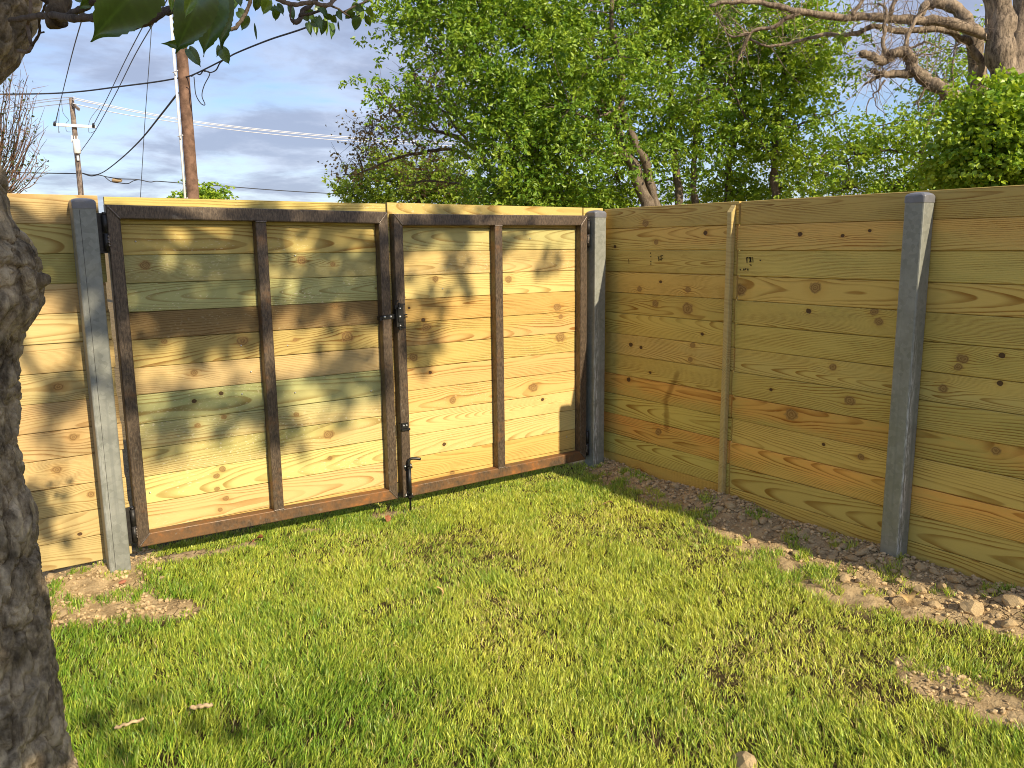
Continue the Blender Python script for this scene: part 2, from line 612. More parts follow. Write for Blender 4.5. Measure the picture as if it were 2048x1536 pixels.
def mat_ground():
    mt, n = newmat('soil')
    g = n.node('ShaderNodeNewGeometry').outputs['Position']
    bare = n.attr('tone', 'GEOMETRY')['Color']
    a = n.noise(g, 14.0, 6, 0.66)
    b = n.noise(g, 110.0, 5, 0.7)
    v = n.voro(n.vm('ADD', g, n.vm('MULTIPLY', n.comb(a, a, 0), (0.05, 0.05, 0))), 17.0, 'DISTANCE_TO_EDGE')['Distance']
    crack = n.m('MULTIPLY', n.ramp(v, 0.05, 0.0), n.ramp(n.noise(g, 5.0, 2), 0.42, 0.6))
    soil = n.mix(n.ramp(n.m('ADD', n.m('MULTIPLY', a, 0.6), n.m('MULTIPLY', b, 0.4)), 0.32, 0.70), (0.31, 0.215, 0.110), (0.62, 0.465, 0.265))
    soil = n.mix(n.m('MULTIPLY', crack, 0.7), soil, (0.10, 0.07, 0.045))
    thatch = n.mix(n.ramp(b, 0.35, 0.7), (0.040, 0.030, 0.012), (0.13, 0.095, 0.04))
    col = n.mix(n.sep(bare)[0], thatch, soil)
    h = n.m('ADD', n.m('ADD', a, n.m('MULTIPLY', b, 0.35)), n.m('MULTIPLY', crack, -0.8))
    n.pbr(col, 0.95, 0.0, n.bump(h, 0.022, 0.9), 0.1)
    return mt


M_WOOD = mat_wood()
M_STEEL = mat_steel()
M_GALV = mat_galv()
M_BLACK = mat_plain('black_powder_coat', (0.010, 0.010, 0.010), 0.42, 0.0, 0.5)
M_ZINC = mat_plain('bright_zinc', (0.75, 0.75, 0.74), 0.3, 0.6, 0.5, 0.1)
M_CAP = mat_plain('grey_plastic', (0.17, 0.17, 0.185), 0.32, 0.0, 0.6, 0.12)
M_WELD = mat_plain('weld_metal', (0.20, 0.16, 0.13), 0.4, 0.6, 0.5, 0.35, 160.0, 0.002)
M_HINGE = mat_plain('dark_hinge_steel', (0.030, 0.027, 0.025), 0.45, 0.3, 0.5, 0.35, 60.0)
M_BARK = mat_bark('rough_bark', (0.075, 0.056, 0.036), (0.37, 0.305, 0.205))
M_TWIG = mat_bark('twig_bark', (0.055, 0.040, 0.028), (0.15, 0.115, 0.085), 3.0)
M_OAK = mat_bark('pale_bark', (0.055, 0.040, 0.030), (0.40, 0.31, 0.22), 0.8)
M_LIMB = mat_bark('tree_bark', (0.085, 0.062, 0.042), (0.24, 0.19, 0.14), 0.6)
M_LEAF = mat_leaf('tree_leaf', 0.36, 0.03)
M_BIGLEAF = mat_leaf('near_leaf', 0.30, 0.07)
M_GRASS = mat_leaf('grass_blade', 0.14, 0.03)
M_POLE = mat_plain('weathered_pole_wood', (0.185, 0.110, 0.075), 0.85, 0, 0.2, 0.4, 6.0)
M_POLE2 = mat_plain('grey_pole_wood', (0.23, 0.18, 0.15), 0.85, 0, 0.2, 0.4, 6.0)
M_WHITE = mat_plain('white_pvc', (0.78, 0.77, 0.74), 0.45, 0, 0.5, 0.05)
M_ALU = mat_plain('bare_aluminium_wire', (0.85, 0.85, 0.85), 0.35, 0.2, 0.5, 0.03)
M_CABLE = mat_plain('black_cable', (0.028, 0.029, 0.034), 0.6, 0, 0.4, 0.1)
M_THIN = mat_plain('grey_wire', (0.10, 0.11, 0.13), 0.6, 0, 0.4, 0.1)
M_CLOD = mat_plain('dry_clay_clod', (0.54, 0.40, 0.225), 0.95, 0, 0.1, 0.30, 45.0, 0.008)
M_BRICK = mat_plain('red_brick', (0.42, 0.17, 0.10), 0.9, 0, 0.2, 0.25, 60.0, 0.002)
M_STICK = mat_plain('dry_stick', (0.45, 0.33, 0.19), 0.8, 0, 0.2, 0.35, 60.0, 0.002)
M_INK = mat_plain('black_ink', (0.05, 0.035, 0.02), 0.8, 0, 0.2, 0.3)

# ------------------------------------------------------------------ ground
LAWN0 = 0.035


_sp = np.array([on(a, b, 2, 0.06) for a, b in [(1140, 945), (1200, 968), (1290, 1020), (1380, 1060), (1440, 1092), (1500, 1125), (1570, 1190), (1680, 1232), (1780, 1250), (1900, 1258), (2040, 1272)]])
STRIP = np.stack([-_sp[:, 0], _sp[:, 1]], -1)[::-1]
PA, PB = on(1800, 1325, 2, 0.05)[:2], on(2060, 1425, 2, 0.05)[:2]
PD = PB - PA


def bare_mask(x, y):
    """1 where the soil is bare, 0 where the lawn is whole"""
    P = np.stack([x, y], -1)
    nz = fbm(P * 3.1, 4, 3) - 0.5
    nf = fbm(P * 11.0, 3, 7) - 0.5
    # strip along the right fence, wide around its post, thin at the corner
    width = np.interp(y, STRIP[:, 1], STRIP[:, 0])
    s = (width * 0.90 + nz * 0.26 + nf * 0.24 + x) / 0.09
    # heap round the left post
    dl = np.minimum((-2.96 + 0.06 * np.sin(y * 9)) - x, (y + 0.63 + 0.25 * (x + 3.25)))
    s2 = (dl + nz * 0.22 + nf * 0.12) / 0.07
    # worn patch at the lower right
    t3 = np.clip(((x - PA[0]) * PD[0] + (y - PA[1]) * PD[1]) / (PD @ PD), 0, 1)
    d3 = np.hypot(x - PA[0] - t3 * PD[0], y - PA[1] - t3 * PD[1])
    s3 = (0.085 + nz * 0.36 + nf * 0.22 - d3) / 0.08
    s4 = (0.035 + nz * 0.5 - np.abs(y + 0.02)) / 0.06 - 0.4
    return np.clip(np.maximum(np.maximum(s, s2), np.maximum(s3, s4)), 0, 1)


def ground_z(x, y):
    P = np.stack([x, y], -1)
    b = bare_mask(x, y)
    z = LAWN0 + 0.020 * (fbm(P * 1.3, 3, 21) - 0.5)
    z = z + 0.065 * np.exp(-((x + 0.06) / 0.17) ** 2) * (x < 0.3) * (0.55 + 0.9 * fbm(P * 2.5, 2, 4))
    z = z + 0.055 * np.exp(-((x + 3.25) / 0.28) ** 2 - ((y - 0.0) / 0.26) ** 2)
    rough = 0.045 * (fbm(P * 7.0, 4, 5, 0.6) - 0.5) + 0.022 * (fbm(P * 24.0, 3, 9) - 0.5)
    return z + rough * (0.25 + 0.75 * b) * (np.abs(x + 2) < 6)


xs = np.concatenate([[-500, -200, -80, -30, -14, -9, -7], np.arange(-6.0, 0.75, 0.018), [1.2, 2, 4, 8, 16, 40, 100, 250, 600]])
ys = np.concatenate([[-400, -150, -60, -25, -12, -8, -6], np.arange(-5.0, 0.75, 0.018), [1.2, 2, 4, 8, 16, 40, 100, 250, 700]])
GX, GY = np.meshgrid(xs, ys)
GZ = ground_z(GX, GY)
far = (GX < -6.5) | (GX > 1) | (GY < -5.5) | (GY > 1)
GZ = np.where(far, LAWN0 - 0.01, GZ)
nb = bare_mask(GX, GY)
nb = np.where(far, 0.4, nb)
mb = MB()
ny, nx = GX.shape
ii, jj = np.meshgrid(np.arange(ny - 1), np.arange(nx - 1), indexing='ij')
q = np.stack([ii * nx + jj, ii * nx + jj + 1, (ii + 1) * nx + jj + 1, (ii + 1) * nx + jj], -1).reshape(-1, 4)
mb.add(np.stack([GX, GY, GZ], -1).reshape(-1, 3), q, c=np.repeat(nb.reshape(-1, 1), 3, 1))
ground = mb.build('ground', mat_ground(), smooth=True)
tag(ground, 'bare tan soil showing along the fences and under the lawn', kind='structure')

# ------------------------------------------------------------------ planks
KNOTS1 = [(290, 531, 8), (329, 683, 5), (485, 681, 9), (590, 679, 4), (603, 520, 8), (666, 529, 5), (670, 612, 5), (695, 674, 11), (388, 746, 6),
          (442, 787, 3.5), (388, 802, 3.5), (448, 834, 4.5), (395, 851, 4.5), (116, 773, 7), (147, 874, 7), (871, 558, 6), (1017, 559, 7), (818, 616, 2.5),
          (847, 640, 3.6), (853, 655, 9), (1114, 614, 8), (1121, 633, 5), (1121, 674, 10), (827, 715, 8), (905, 800, 7), (1066, 775, 9), (888, 889, 3.4),
          (1085, 799, 3), (657, 869, 9), (593, 829, 4.5), (660, 916, 4.5), (445, 938, 5), (433, 952, 5), (434, 978, 4), (452, 996, 5), (440, 1019, 4),
          (113, 940, 7), (182, 989, 6), (160, 1068, 3), (905, 945, 5), (860, 745, 3)]
KNOTS2 = [(1312, 484, 5), (1410, 466, 4), (1230, 493, 3), (1321, 564, 3), (1376, 579, 6), (1279, 578, 5.5), (1375, 617, 11), (1311, 607, 7), (1481, 580, 11),
          (1404, 668, 3.2), (1262, 689, 4), (1282, 695, 3), (1385, 690, 5.5), (1381, 719, 5), (1323, 705, 4.2), (1300, 745, 2.6), (1257, 759, 4.5), (1542, 779, 3),
          (1582, 829, 11), (1317, 864, 7), (1601, 468, 4), (1686, 471, 3), (1740, 461, 3), (1630, 575, 10), (1618, 622, 4.5), (1748, 623, 7), (1758, 643, 7),
          (1666, 734, 6), (1700, 802, 9), (1647, 889, 3), (1925, 718, 8), (1917, 734, 6), (2005, 711, 4.4), (2000, 767, 4.4), (1887, 777, 7), (1992, 902, 7),
          (1722, 914, 6), (1290, 447, 7), (1279, 943, 7)]
K1 = []
for px, py, r in KNOTS1:
    h = on(px, py, 1, 0)
    K1.append((h[0], h[2], r * (np.linalg.norm(h - CAM) / F) * (1 if r < 4 else -1) * 1.1))
K2 = []
for px, py, r in KNOTS2:
    h = on(px, py, 0, 0)
    K2.append((h[1], h[2], r * (np.linalg.norm(h - CAM) / F) * (1 if r < 4.6 else -1) * 1.1))
T = 0.024                                        # plank thickness
_seed = [0]


def plank(parent, axis, u0, u1, z0, z1, slope, tint, tint2=None, contrast=0.8, fuzz=0.15, knots=(), proud=0.0, name='plank', join=0.0, lip=True):
    """one board of a wall: axis 0 runs along x on y=0 (front to -y), axis 1 along y on x=0 (front to -x)"""
    _seed[0] += 1
    z0 = z0 - join
    L, Hh = u1 - u0, z1 - z0
    uc, zc = (u0 + u1) / 2, (z0 + z1) / 2
    flip = 1
    n = 6
    rr = random.Random(_seed[0])
    gap = 0.0012
    rings = []
    wv = [rr.uniform(-1, 1) for _ in range(4)]
    for i in range(n + 1):
        s = -L / 2 + 0.0015 + (L - 0.003) * i / n
        e1 = 0.0007 * math.sin(2.1 * i / n * 3 + wv[0] * 9) - gap
        e2 = 0.0007 * math.sin(2.7 * i / n * 3 + wv[1] * 9) - gap
        bow = 0.0016 * math.sin(i / n * 3.1 + wv[2] * 4)
        b = 0.0028
        hy, top, bot = T / 2, Hh / 2 + e1, -Hh / 2 - e2
        lt, lb = (0.010 if lip else 0), 0.0115
        rings.append([(s, -hy + bow + a, c) for a, c in ((b, bot), (T * .55, bot), (T * .55, bot + lb), (T, bot + lb), (T, top + lt), (T * .62, top + lt), (T * .62, top), (b, top), (0, top - b), (0, bot + b))])
    mbx = MB()
    mbx.loft(rings)
    me = mbx.mesh(name, M_WOOD)
    o = bpy.data.objects.new(name, me)
    COL.objects.link(o)
    o.parent = parent
    pl = parent_loc(parent)
    zmid = zc + slope * uc
    if axis == 0:
        o.location = Vector((uc, T / 2 - proud, zmid)) - Vector(pl)
        o.rotation_euler = (0, -math.atan(slope), 0)
    else:
        o.location = Vector((T / 2 - proud, uc, zmid)) - Vector(pl)
        o.rotation_euler = (0, math.atan(slope), -math.pi / 2)
        flip = -1
    o['seed'] = float(rr.uniform(0, 10))
    t2 = tint2 or tint
    v = rr.uniform(0.88, 1.10)
    hue = rr.uniform(-0.04, 0.04)
    tint, t2 = [(c[0] * (1 + hue), c[1] * (1 - hue * .6), c[2]) for c in (tint, t2)]
    o['tint'] = [float(c * v) for c in tint]
    o['tint_low'] = [float(c * v) for c in t2]
    o['contrast'] = float(contrast)
    o['fuzz'] = float(fuzz)
    o['grain'] = [rr.uniform(-0.10, 0.10), rr.choice((-1, 1)) * rr.uniform(0.02, 0.13), rr.choice((-1, 1)) * rr.uniform(0.005, 0.05)]
    ks = [(flip * (u - uc), z - zmid - slope * (u - uc), r) for u, z, r in knots if u0 < u < u1 and abs(z - (zmid + slope * (u - uc))) < Hh / 2 + 0.012]
    for nm in ('knot_a', 'knot_b', 'knot_c', 'knot_d'):
        if ks:
            k = ks.pop(0)
            o[nm] = [float(k[0]), float(k[1]), float(k[2])]
        else:
            o[nm] = [50.0, 50.0, 0.01]
    return o


S1, S2 = -0.00646, -0.00371
YEL, GRN, OLV, BRN, PNK, PAL, ORG = (0.565, 0.432, 0.135), (0.42, 0.405, 0.160), (0.50, 0.415, 0.140), (0.30, 0.185, 0.070), (0.58, 0.425, 0.185), (0.62, 0.51, 0.19), (0.60, 0.415, 0.125)

# left fence: from the left post out of the picture
fenceL = empty('wooden_fence', (-3.12, 0.012, 0), 'short stretch of pale pine plank fence between the near tree trunk and the galvanised post', 'fence', 'plank fences')
zl = [1.829, 1.698, 1.568, 1.433, 1.299, 1.165, 1.032, 0.896, 0.763, 0.631, 0.494, 0.360, 0.231, 0.103]
tl = [PNK, OLV, OLV, PNK, PNK, PNK, PNK, PNK, PNK, PNK, PNK, PNK, PNK]
for i in range(13):
    plank(fenceL, 0, -6.2, -3.082 + 0.004 * ((i * 7) % 3), zl[i + 1], zl[i], S1, tl[i], None, 0.6, 0.1, K1, lip=i > 0)

# right fence: corner to batten, batten to the far end
fenceR = empty('wooden_fence', (0.012, -1.1, 0), 'long shaded plank fence running from the corner past the steel post to the right edge', 'fence', 'plank fences')
zr = [1.826, 1.693, 1.553, 1.411, 1.272, 1.137, 0.997, 0.858, 0.717, 0.578, 0.437, 0.296, 0.157, 0.025]
WR = (0.54, 0.39, 0.115)
tr = [((0.50, 0.37, 0.12), None), ((0.58, 0.37, 0.115), (0.53, 0.385, 0.125)), ((0.52, 0.39, 0.12), None), (WR, None), ((0.53, 0.40, 0.115), None), (WR, None), (WR, (0.48, 0.37, 0.13)),
      ((0.52, 0.39, 0.115), None), ((0.66, 0.36, 0.095), (0.51, 0.385, 0.11)), ((0.53, 0.40, 0.115), None), ((0.66, 0.355, 0.09), (0.55, 0.37, 0.10)), ((0.50, 0.39, 0.115), None), ((0.53, 0.375, 0.10), None)]
tr = [tuple(None if c is None else (c[0] * 1.24, c[1] * 1.25, c[2] * 1.12) for c in row) for row in tr]
for i in range(13):
    a, b = tr[i]
    plank(fenceR, 1, -1.128 + 0.006 * ((i * 5) % 3 - 1), -0.004, zr[i + 1], zr[i] - (0.002 if i == 3 else 0), S2, a, b, 0.76, 0.05, K2, 0.0012 * ((i * 3) % 3 - 1), lip=i > 0)
    dz = -0.0035
    plank(fenceR, 1, -4.05, -1.137 + 0.006 * ((i * 5) % 3 - 1), zr[i + 1] + dz, zr[i] + dz - (0.0015 if i == 3 else 0), S2, a, b, 0.76, 0.05, K2, 0.0012 * ((i * 2) % 3 - 1), lip=i > 0)
# upright batten nailed over the joint, top cut on the slant
mb = MB()
yb0, yb1, xb = -1.116, -1.080, -0.038
rg = []
for z, cut in ((0.035, 0), (0.6, 0), (1.2, 0), (1.768, 1)):
    k = 0.004
    pts = [(-0.002, yb1 - k), (xb + k, yb1), (xb, yb1 - k), (xb, yb0 + k), (xb + k, yb0), (-0.002, yb0 + k)]
    rg.append([(x, y, z + (0.045 * (1 - (x / xb)) if cut else 0)) for x, y in pts])
mb.loft(rg)
bt = mb.build('batten', M_WOOD, fenceR, (xb / 2, (yb0 + yb1) / 2, 0.9))
for k, v in dict(seed=4.2, contrast=0.6, fuzz=0.0, tint=[0.58, 0.45, 0.19], tint_low=[0.58, 0.45, 0.19], grain=[0.02, 0.05, 0.02], knot_a=[50.0, 50.0, 0.01], knot_b=[50.0, 50.0, 0.01], knot_c=[50.0, 50.0, 0.01], knot_d=[50.0, 50.0, 0.01]).items():
    bt[k] = v
# mill stamps inked on two boards (not readable in the photograph)
def stamp(parent, axis, strokes):
    mb = MB()
    for px0, py0, px1, py1, w in strokes:
        a, b = on(px0, py0, axis, -0.0022 - 0.0), on(px1, py1, axis, -0.0022)
        dd = b - a
        nrm = np.array([0, -1.0, 0]) if axis == 1 else np.array([-1.0, 0, 0])
        sd_ = np.cross(nrm, dd)
        sd_ = sd_ / (np.linalg.norm(sd_) + 1e-9) * w
        mb.add([a - sd_, a + sd_, b + sd_, b - sd_], [(0, 1, 2, 3)])
    return tag(mb.build('ink_stamp', M_INK, parent), kind='stuff')
stamp(fenceR, 0, [(1493, 515, 1494, 526, .003), (1493, 515, 1497, 516, .003), (1499, 514, 1502, 525, .004), (1502, 514, 1499, 525, .003), (1505, 514, 1506, 525, .002), (1499, 529, 1503, 531, .003),
                  (1480, 538, 1481, 541, .004), (1487, 537, 1488, 541, .004), (1490, 540, 1492, 536, .003), (1495, 537, 1496, 541, .004), (1519, 520, 1522, 521, .003)])
stamp(fenceR, 0, [(1257, 518, 1258, 528, .002), (1301, 505, 1301, 508, .003), (1301, 512, 1302, 514, .004), (1301, 522, 1302, 524, .004), (1301, 527, 1302, 530, .003), (1316, 512, 1318, 521, .003), (1322, 510, 1322, 522, .003), (1316, 521, 1326, 517, .002), (1319, 513, 1326, 511, .002)])

# ------------------------------------------------------------------ galvanised posts
def post(name, cx, cy, w, ztop, label, scuff, zbot=-0.35):
    root = empty(name, (cx, cy, 0.03), label, 'fence post', 'galvanised square fence posts')
    mb = MB()
    bar(mb, (cx, cy, zbot), (cx, cy, ztop - 0.018), (1, 0, 0), w, w, 0.007)
    o = mb.build('post_tube', M_GALV, root, (cx, cy, 0.0))
    o['scuff'] = scuff
    mb = MB()
    rings = []
    for z, k, r in ((-0.030, 1.0, 0.007), (-0.004, 1.0, 0.007), (0.002, 0.99, 0.012), (0.009, 0.90, 0.015), (0.014, 0.70, 0.02), (0.017, 0.35, 0.012)):
        hw = (w / 2 + 0.002) * k
        pr = []
        for sx, sy, a0 in ((1, 1, 0), (-1, 1, 90), (-1, -1, 180), (1, -1, 270)):
            for t in (0, 45, 90):
                th = math.radians(a0 + t)
                pr.append((cx + sx * (hw - r) + r * math.cos(th), cy + sy * (hw - r) + r * math.sin(th), ztop + z))
        rings.append(pr)
    mb.loft(rings)
    mb.build('post_cap', M_CAP, root, (cx, cy, ztop), smooth=False)
    return root


postL = post('fence_post', -3.1555, -0.0495, 0.095, 1.815, 'galvanised steel post left of the gate in dappled light, black hinges at its side', 0.15)
mb = MB()
mb.tube([(-3.176, -0.0966, -0.02), (-3.176, -0.0966, 1.78)], 0.0011, 6)
mb.build('weld_seam', M_HINGE, postL, (-3.176, -0.0966, 0.9))
postC = post('fence_post', -0.1130, -0.0510, 0.097, 1.797, 'galvanised steel post in the corner, half lit, between the gate and the right fence', 0.8)
postR = post('fence_post', -0.0515, -2.1930, 0.092, 1.803, 'free galvanised steel post standing in front of the shaded right fence', 1.0)

# ------------------------------------------------------------------ gate leaves
YB, YF = -0.001, -0.0555                         # back and front of the steel tube


def gate_leaf(label, xl, xr, xm, zt, zb, rows, tints, bl, br):
    root = empty('metal_framed_gate', ((xl + xr) / 2, -0.028, zb[0]), label, 'gate', 'gate leaves with steel frames')
    w, ym, dp = 0.057, (YB + YF) / 2, YF - YB

    def member(name, pts, rust):
        """tube with mitred ends: pts is the front outline (x,z) of the member, four corners"""
        mb = MB()
        bev = 0.005
        c = np.array(pts, float)
        ctr = c.mean(0)
        inner = c + np.sign(ctr - c) * bev * np.array([1, 1])
        rings = []
        for y, P in ((YB, c), (YF + bev, c), (YF + bev * 0.3, c + (inner - c) * 0.35), (YF, inner)):
            rings.append([(p[0], y, p[1]) for p in P])
        mb.loft(rings)
        o = mb.build(name, M_STEEL, root, (ctr[0], ym, ctr[1]))
        o['rust'] = rust
        return o
    (ztl, ztr), (zbl, zbr) = zt, zb
    ht = 0.064
    member('top_rail', [(xl, ztl), (xr, ztr), (xr - w, ztr - ht), (xl + w, ztl - ht)], -0.08)
    member('bottom_rail', [(xl, zbl), (xl + w, zbl + ht), (xr - w, zbr + ht), (xr, zbr)], 0.20)
    g = 0.0006
    member('stile', [(xl, ztl - g), (xl + w, ztl - ht - g), (xl + w, zbl + ht + g), (xl, zbl + g)], -0.02)
    member('stile', [(xr, ztr - g), (xr, zbr + g), (xr - w, zbr + ht + g), (xr - w, ztr - ht - g)], -0.04)
    zmt = np.interp(xm, (xl, xr), (ztl, ztr)) - ht - g
    zmb = np.interp(xm, (xl, xr), (zbl, zbr)) + ht + g
    member('mullion', [(xm - 0.028, zmt), (xm + 0.028, zmt), (xm + 0.028, zmb), (xm - 0.028, zmb)], 0.04)
    # weld beads on the mitres and at the mullion
    for (x0, z0, x1, z1) in ((xl + 0.006, ztl - 0.006, xl + w, ztl - ht), (xr - 0.006, ztr - 0.006, xr - w, ztr - ht),
                             (xl + 0.006, zbl + 0.006, xl + w, zbl + ht), (xr - 0.006, zbr + 0.006, xr - w, zbr + ht),
                             (xm - 0.028, zmt, xm + 0.028, zmt), (xm - 0.028, zmb, xm + 0.028, zmb)):
        mb = MB()
        n = 14
        t = np.linspace(0, 1, n)
        P = np.stack([x0 + (x1 - x0) * t, np.full(n, YF - 0.0005), z0 + (z1 - z0) * t], -1)
        mb.tube(P, 0.0034 + 0.0016 * np.abs(np.sin(np.arange(n) * 1.9 + x0 * 30)), 6)
        mb.build('weld_bead', M_WELD, root, P.mean(0), smooth=True)
    for i in range(len(rows) - 1):
        tt = tints[i]
        plank(root, 0, bl, br, rows[i + 1], rows[i], S1, tt[0], tt[1] if len(tt) > 1 else None, tt[2] if len(tt) > 2 else 0.7, tt[3] if len(tt) > 3 else 0.35, K1, 0.0006 * ((i * 5) % 3 - 1), lip=i > 0)
    return root


zg = [1.8255, 1.700, 1.557, 1.425, 1.288, 1.156, 1.021, 0.889, 0.744, 0.620, 0.480, 0.342, 0.206, 0.152]
tg = [(YEL,), (YEL, None, 0.7, 0.5), (GRN, (0.47, 0.43, 0.17), 0.7, 0.4), (GRN, (0.50, 0.47, 0.20), 0.6, 0.8), (BRN, (0.37, 0.23, 0.09), 0.6, 0.2), ((0.56, 0.41, 0.14), None, 0.8, 0.1), (PNK, (0.54, 0.40, 0.19), 0.5, 0.1),
      ((0.50, 0.47, 0.20), (0.56, 0.49, 0.21), 0.6, 0.5), ((0.52, 0.50, 0.22), (0.62, 0.51, 0.22), 0.6, 0.7), (PAL, (0.72, 0.54, 0.23), 0.55, 0.8), (PAL, None, 0.6, 0.7), ((0.66, 0.49, 0.20), None, 0.6, 0.3), (YEL,)]
gateL = gate_leaf('wide left gate leaf of mottled green and yellow boards in a rusty frame', -3.062, -1.643, -2.3555, (1.806, 1.788), (0.166, 0.134), zg, tg, -3.058, -1.628)
zk = [1.832, 1.694, 1.560, 1.422, 1.285, 1.149, 1.013, 0.880, 0.748, 0.609, 0.476, 0.340, 0.205, 0.140]
tk = [(YEL,), ((0.50, 0.45, 0.18), (0.58, 0.49, 0.19), 0.6, 0.3), ((0.58, 0.42, 0.16), (0.66, 0.47, 0.19), 0.6, 0.5), ((0.62, 0.48, 0.18), None, 0.6, 0.1), (ORG, None, 0.75, 0.1), (ORG, (0.66, 0.42, 0.16), 0.8, 0.15), (YEL, None, 0.7, 0.2),
      ((0.66, 0.46, 0.165), None, 0.65, 0.1), ((0.66, 0.45, 0.16), None, 0.65, 0.5), ((0.68, 0.50, 0.20), None, 0.55, 0.3), ((0.68, 0.50, 0.20), None, 0.55, 0.4), (ORG, None, 0.5, 0.1), (ORG, None, 0.5, 0.1)]
gateR = gate_leaf('narrower right gate leaf of warm yellow boards carrying the black latch and drop rod', -1.609, -0.190, -0.8990, (1.778, 1.780), (0.131, 0.128), zk, tk, -1.619, -0.186)
# filler board between the right leaf and the corner
for i in range(13):
    plank(fenceR, 0, -0.181, -0.004, zk[i + 1], zk[i], S1, YEL, None, 0.6, 0.1, (), lip=i > 0)

# hinges: plate, barrel and weld, parts of their leaf
def hinge(parent, x0, x1, z0, z1, xbar):
    root_o = MB()
    root_o.box((x0, -0.040, z0), (x1, -0.022, z1))
    hp = root_o.build('hinge', M_HINGE, parent, ((x0 + x1) / 2, -0.03, (z0 + z1) / 2))
    zm = (z0 + z1) / 2
    mb = MB()
    mb.tube([(xbar, -0.050, z0 + 0.008), (xbar, -0.050, zm - 0.002)], 0.0115, 10)
    mb.tube([(xbar, -0.050, zm + 0.002), (xbar, -0.050, z1 - 0.008)], 0.0115, 10)
    mb.tube([(xbar, -0.050, z1 - 0.008), (xbar, -0.050, z1 + 0.004)], 0.008, 10)
    mb.build('barrel', M_HINGE, hp, (xbar, -0.05, zm), smooth=True)
    mb = MB()
    n = 12
    zs = np.linspace(zm - (z1 - z0) * 0.34, zm - 0.01, n)
    mb.tube(np.stack([np.full(n, xbar + (0.010 if xbar < -1 else -0.010)) + 0.002 * np.sin(np.arange(n) * 2.4), np.full(n, -0.0575), zs], -1), 0.0052 + 0.0016 * np.sin(np.arange(n) * 2.1), 6)
    mb.build('weld_bead', M_WELD, hp, (xbar, -0.055, zm), smooth=True)


hinge(gateL, -3.1065, -3.0635, 1.588, 1.768, -3.072)
hinge(gateL, -3.1065, -3.0635, 0.190, 0.370, -3.072)
hinge(gateR, -0.188, -0.163, 1.572, 1.752, -0.178)
hinge(gateR, -0.188, -0.163, 0.150, 0.330, -0.178)


def bolt(mb, x, y, z, r=0.0065):
    mb.tube([(x, y, z), (x, y - 0.0035, z)], r, 8)
    mb.tube([(x, y - 0.0035, z), (x, y - 0.0065, z)], [r * 0.8, r * 0.45], 8)


# strap catch on the left leaf
yf = YF - 0.0005
strike = MB()
strike.box((-1.704, yf - 0.006, 1.197), (-1.618, yf, 1.221))
strike.box((-1.719, yf - 0.004, 1.190), (-1.704, yf + 0.03, 1.212))
sk = strike.build('latch_strap', M_BLACK, gateL, (-1.66, yf, 1.21))
def bolts(parent, pts):
    for x, y, z, r in pts:
        mb = MB()
        bolt(mb, x, y, z, r)
        mb.build('bolt', M_ZINC, parent, (x, y, z), smooth=True)


bolts(sk, [(-1.690, yf - 0.006, 1.209, .0065), (-1.652, yf - 0.006, 1.209, .0065)])
# latch body on the right leaf
lt = MB()
lt.box((-1.6275, yf - 0.030, 1.150), (-1.583, yf, 1.250))
lt.box((-1.621, yf - 0.040, 1.180), (-1.589, yf - 0.030, 1.262))
lt.box((-1.632, yf - 0.020, 1.252), (-1.577, yf - 0.010, 1.272))
lt.tube([(-1.604, yf - 0.022, 1.13), (-1.604, yf - 0.022, 1.285)], 0.007, 8)
lt.tube([(-1.622, yf - 0.016, 1.278), (-1.622, yf - 0.016, 1.292), (-1.606, yf - 0.016, 1.297)], 0.004, 6)
lt.box((-1.600, yf - 0.018, 1.137), (-1.566, yf - 0.008, 1.147))
lt.box((-1.600, yf - 0.018, 1.270), (-1.566, yf - 0.008, 1.279))
la = lt.build('latch', M_BLACK, gateR, (-1.604, yf, 1.2))
mb = MB()
mb.box((-1.583, yf - 0.010, 1.198), (-1.548, yf - 0.004, 1.204))
mb.box((-1.583, yf - 0.010, 1.212), (-1.548, yf - 0.004, 1.218))
mb.build('keeper_rod', M_BLACK, la, (-1.56, yf, 1.208))
bolts(la, [(-1.612, yf - 0.040, 1.209, 0.006), (-1.607, yf - 0.030, 1.157, 0.0045), (-1.610, yf - 0.040, 1.255, 0.0045)])
# angle bracket lower on the same stile
mb = MB()
mb.box((-1.606, yf - 0.005, 0.552), (-1.565, yf, 0.585))
mb.box((-1.612, yf - 0.014, 0.540), (-1.556, yf - 0.004, 0.550))
mb.box((-1.6145, yf - 0.002, 0.535), (-1.6095, yf + 0.030, 0.580))
bk = mb.build('angle_bracket', M_BLACK, gateR, (-1.585, yf, 0.56))
bolts(bk, [(-1.595, yf - 0.005, 0.570, 0.0055), (-1.576, yf - 0.005, 0.570, 0.0055)])
# drop rod
xr_, yr_ = -1.5745, yf - 0.017
mb = MB()
mb.tube([(xr_, yr_, 0.125), (xr_, yr_, 0.315)], 0.0115, 10)
rod = mb.build('drop_rod_sleeve', M_BLACK, gateR, (xr_, yr_, 0.2), smooth=True)
mb = MB()
P = [(xr_, yr_, 0.010), (xr_, yr_, 0.20), (xr_, yr_, 0.345)]
mb.tube(P, 0.0062, 8)
mb.build('drop_rod', M_BLACK, rod, (xr_, yr_, 0.15), smooth=True)
mb = MB()
P = smooth_path([(xr_ - 0.002, yr_, 0.325), (xr_ - 0.002, yr_, 0.352), (xr_ + 0.010, yr_ - 0.003, 0.368), (xr_ + 0.035, yr_ - 0.012, 0.368), (xr_ + 0.066, yr_ - 0.022, 0.362)], 5)
mb.tube(P, 0.0085, 10)
mb.build('rod_handle', M_BLACK, rod, P.mean(0), smooth=True)
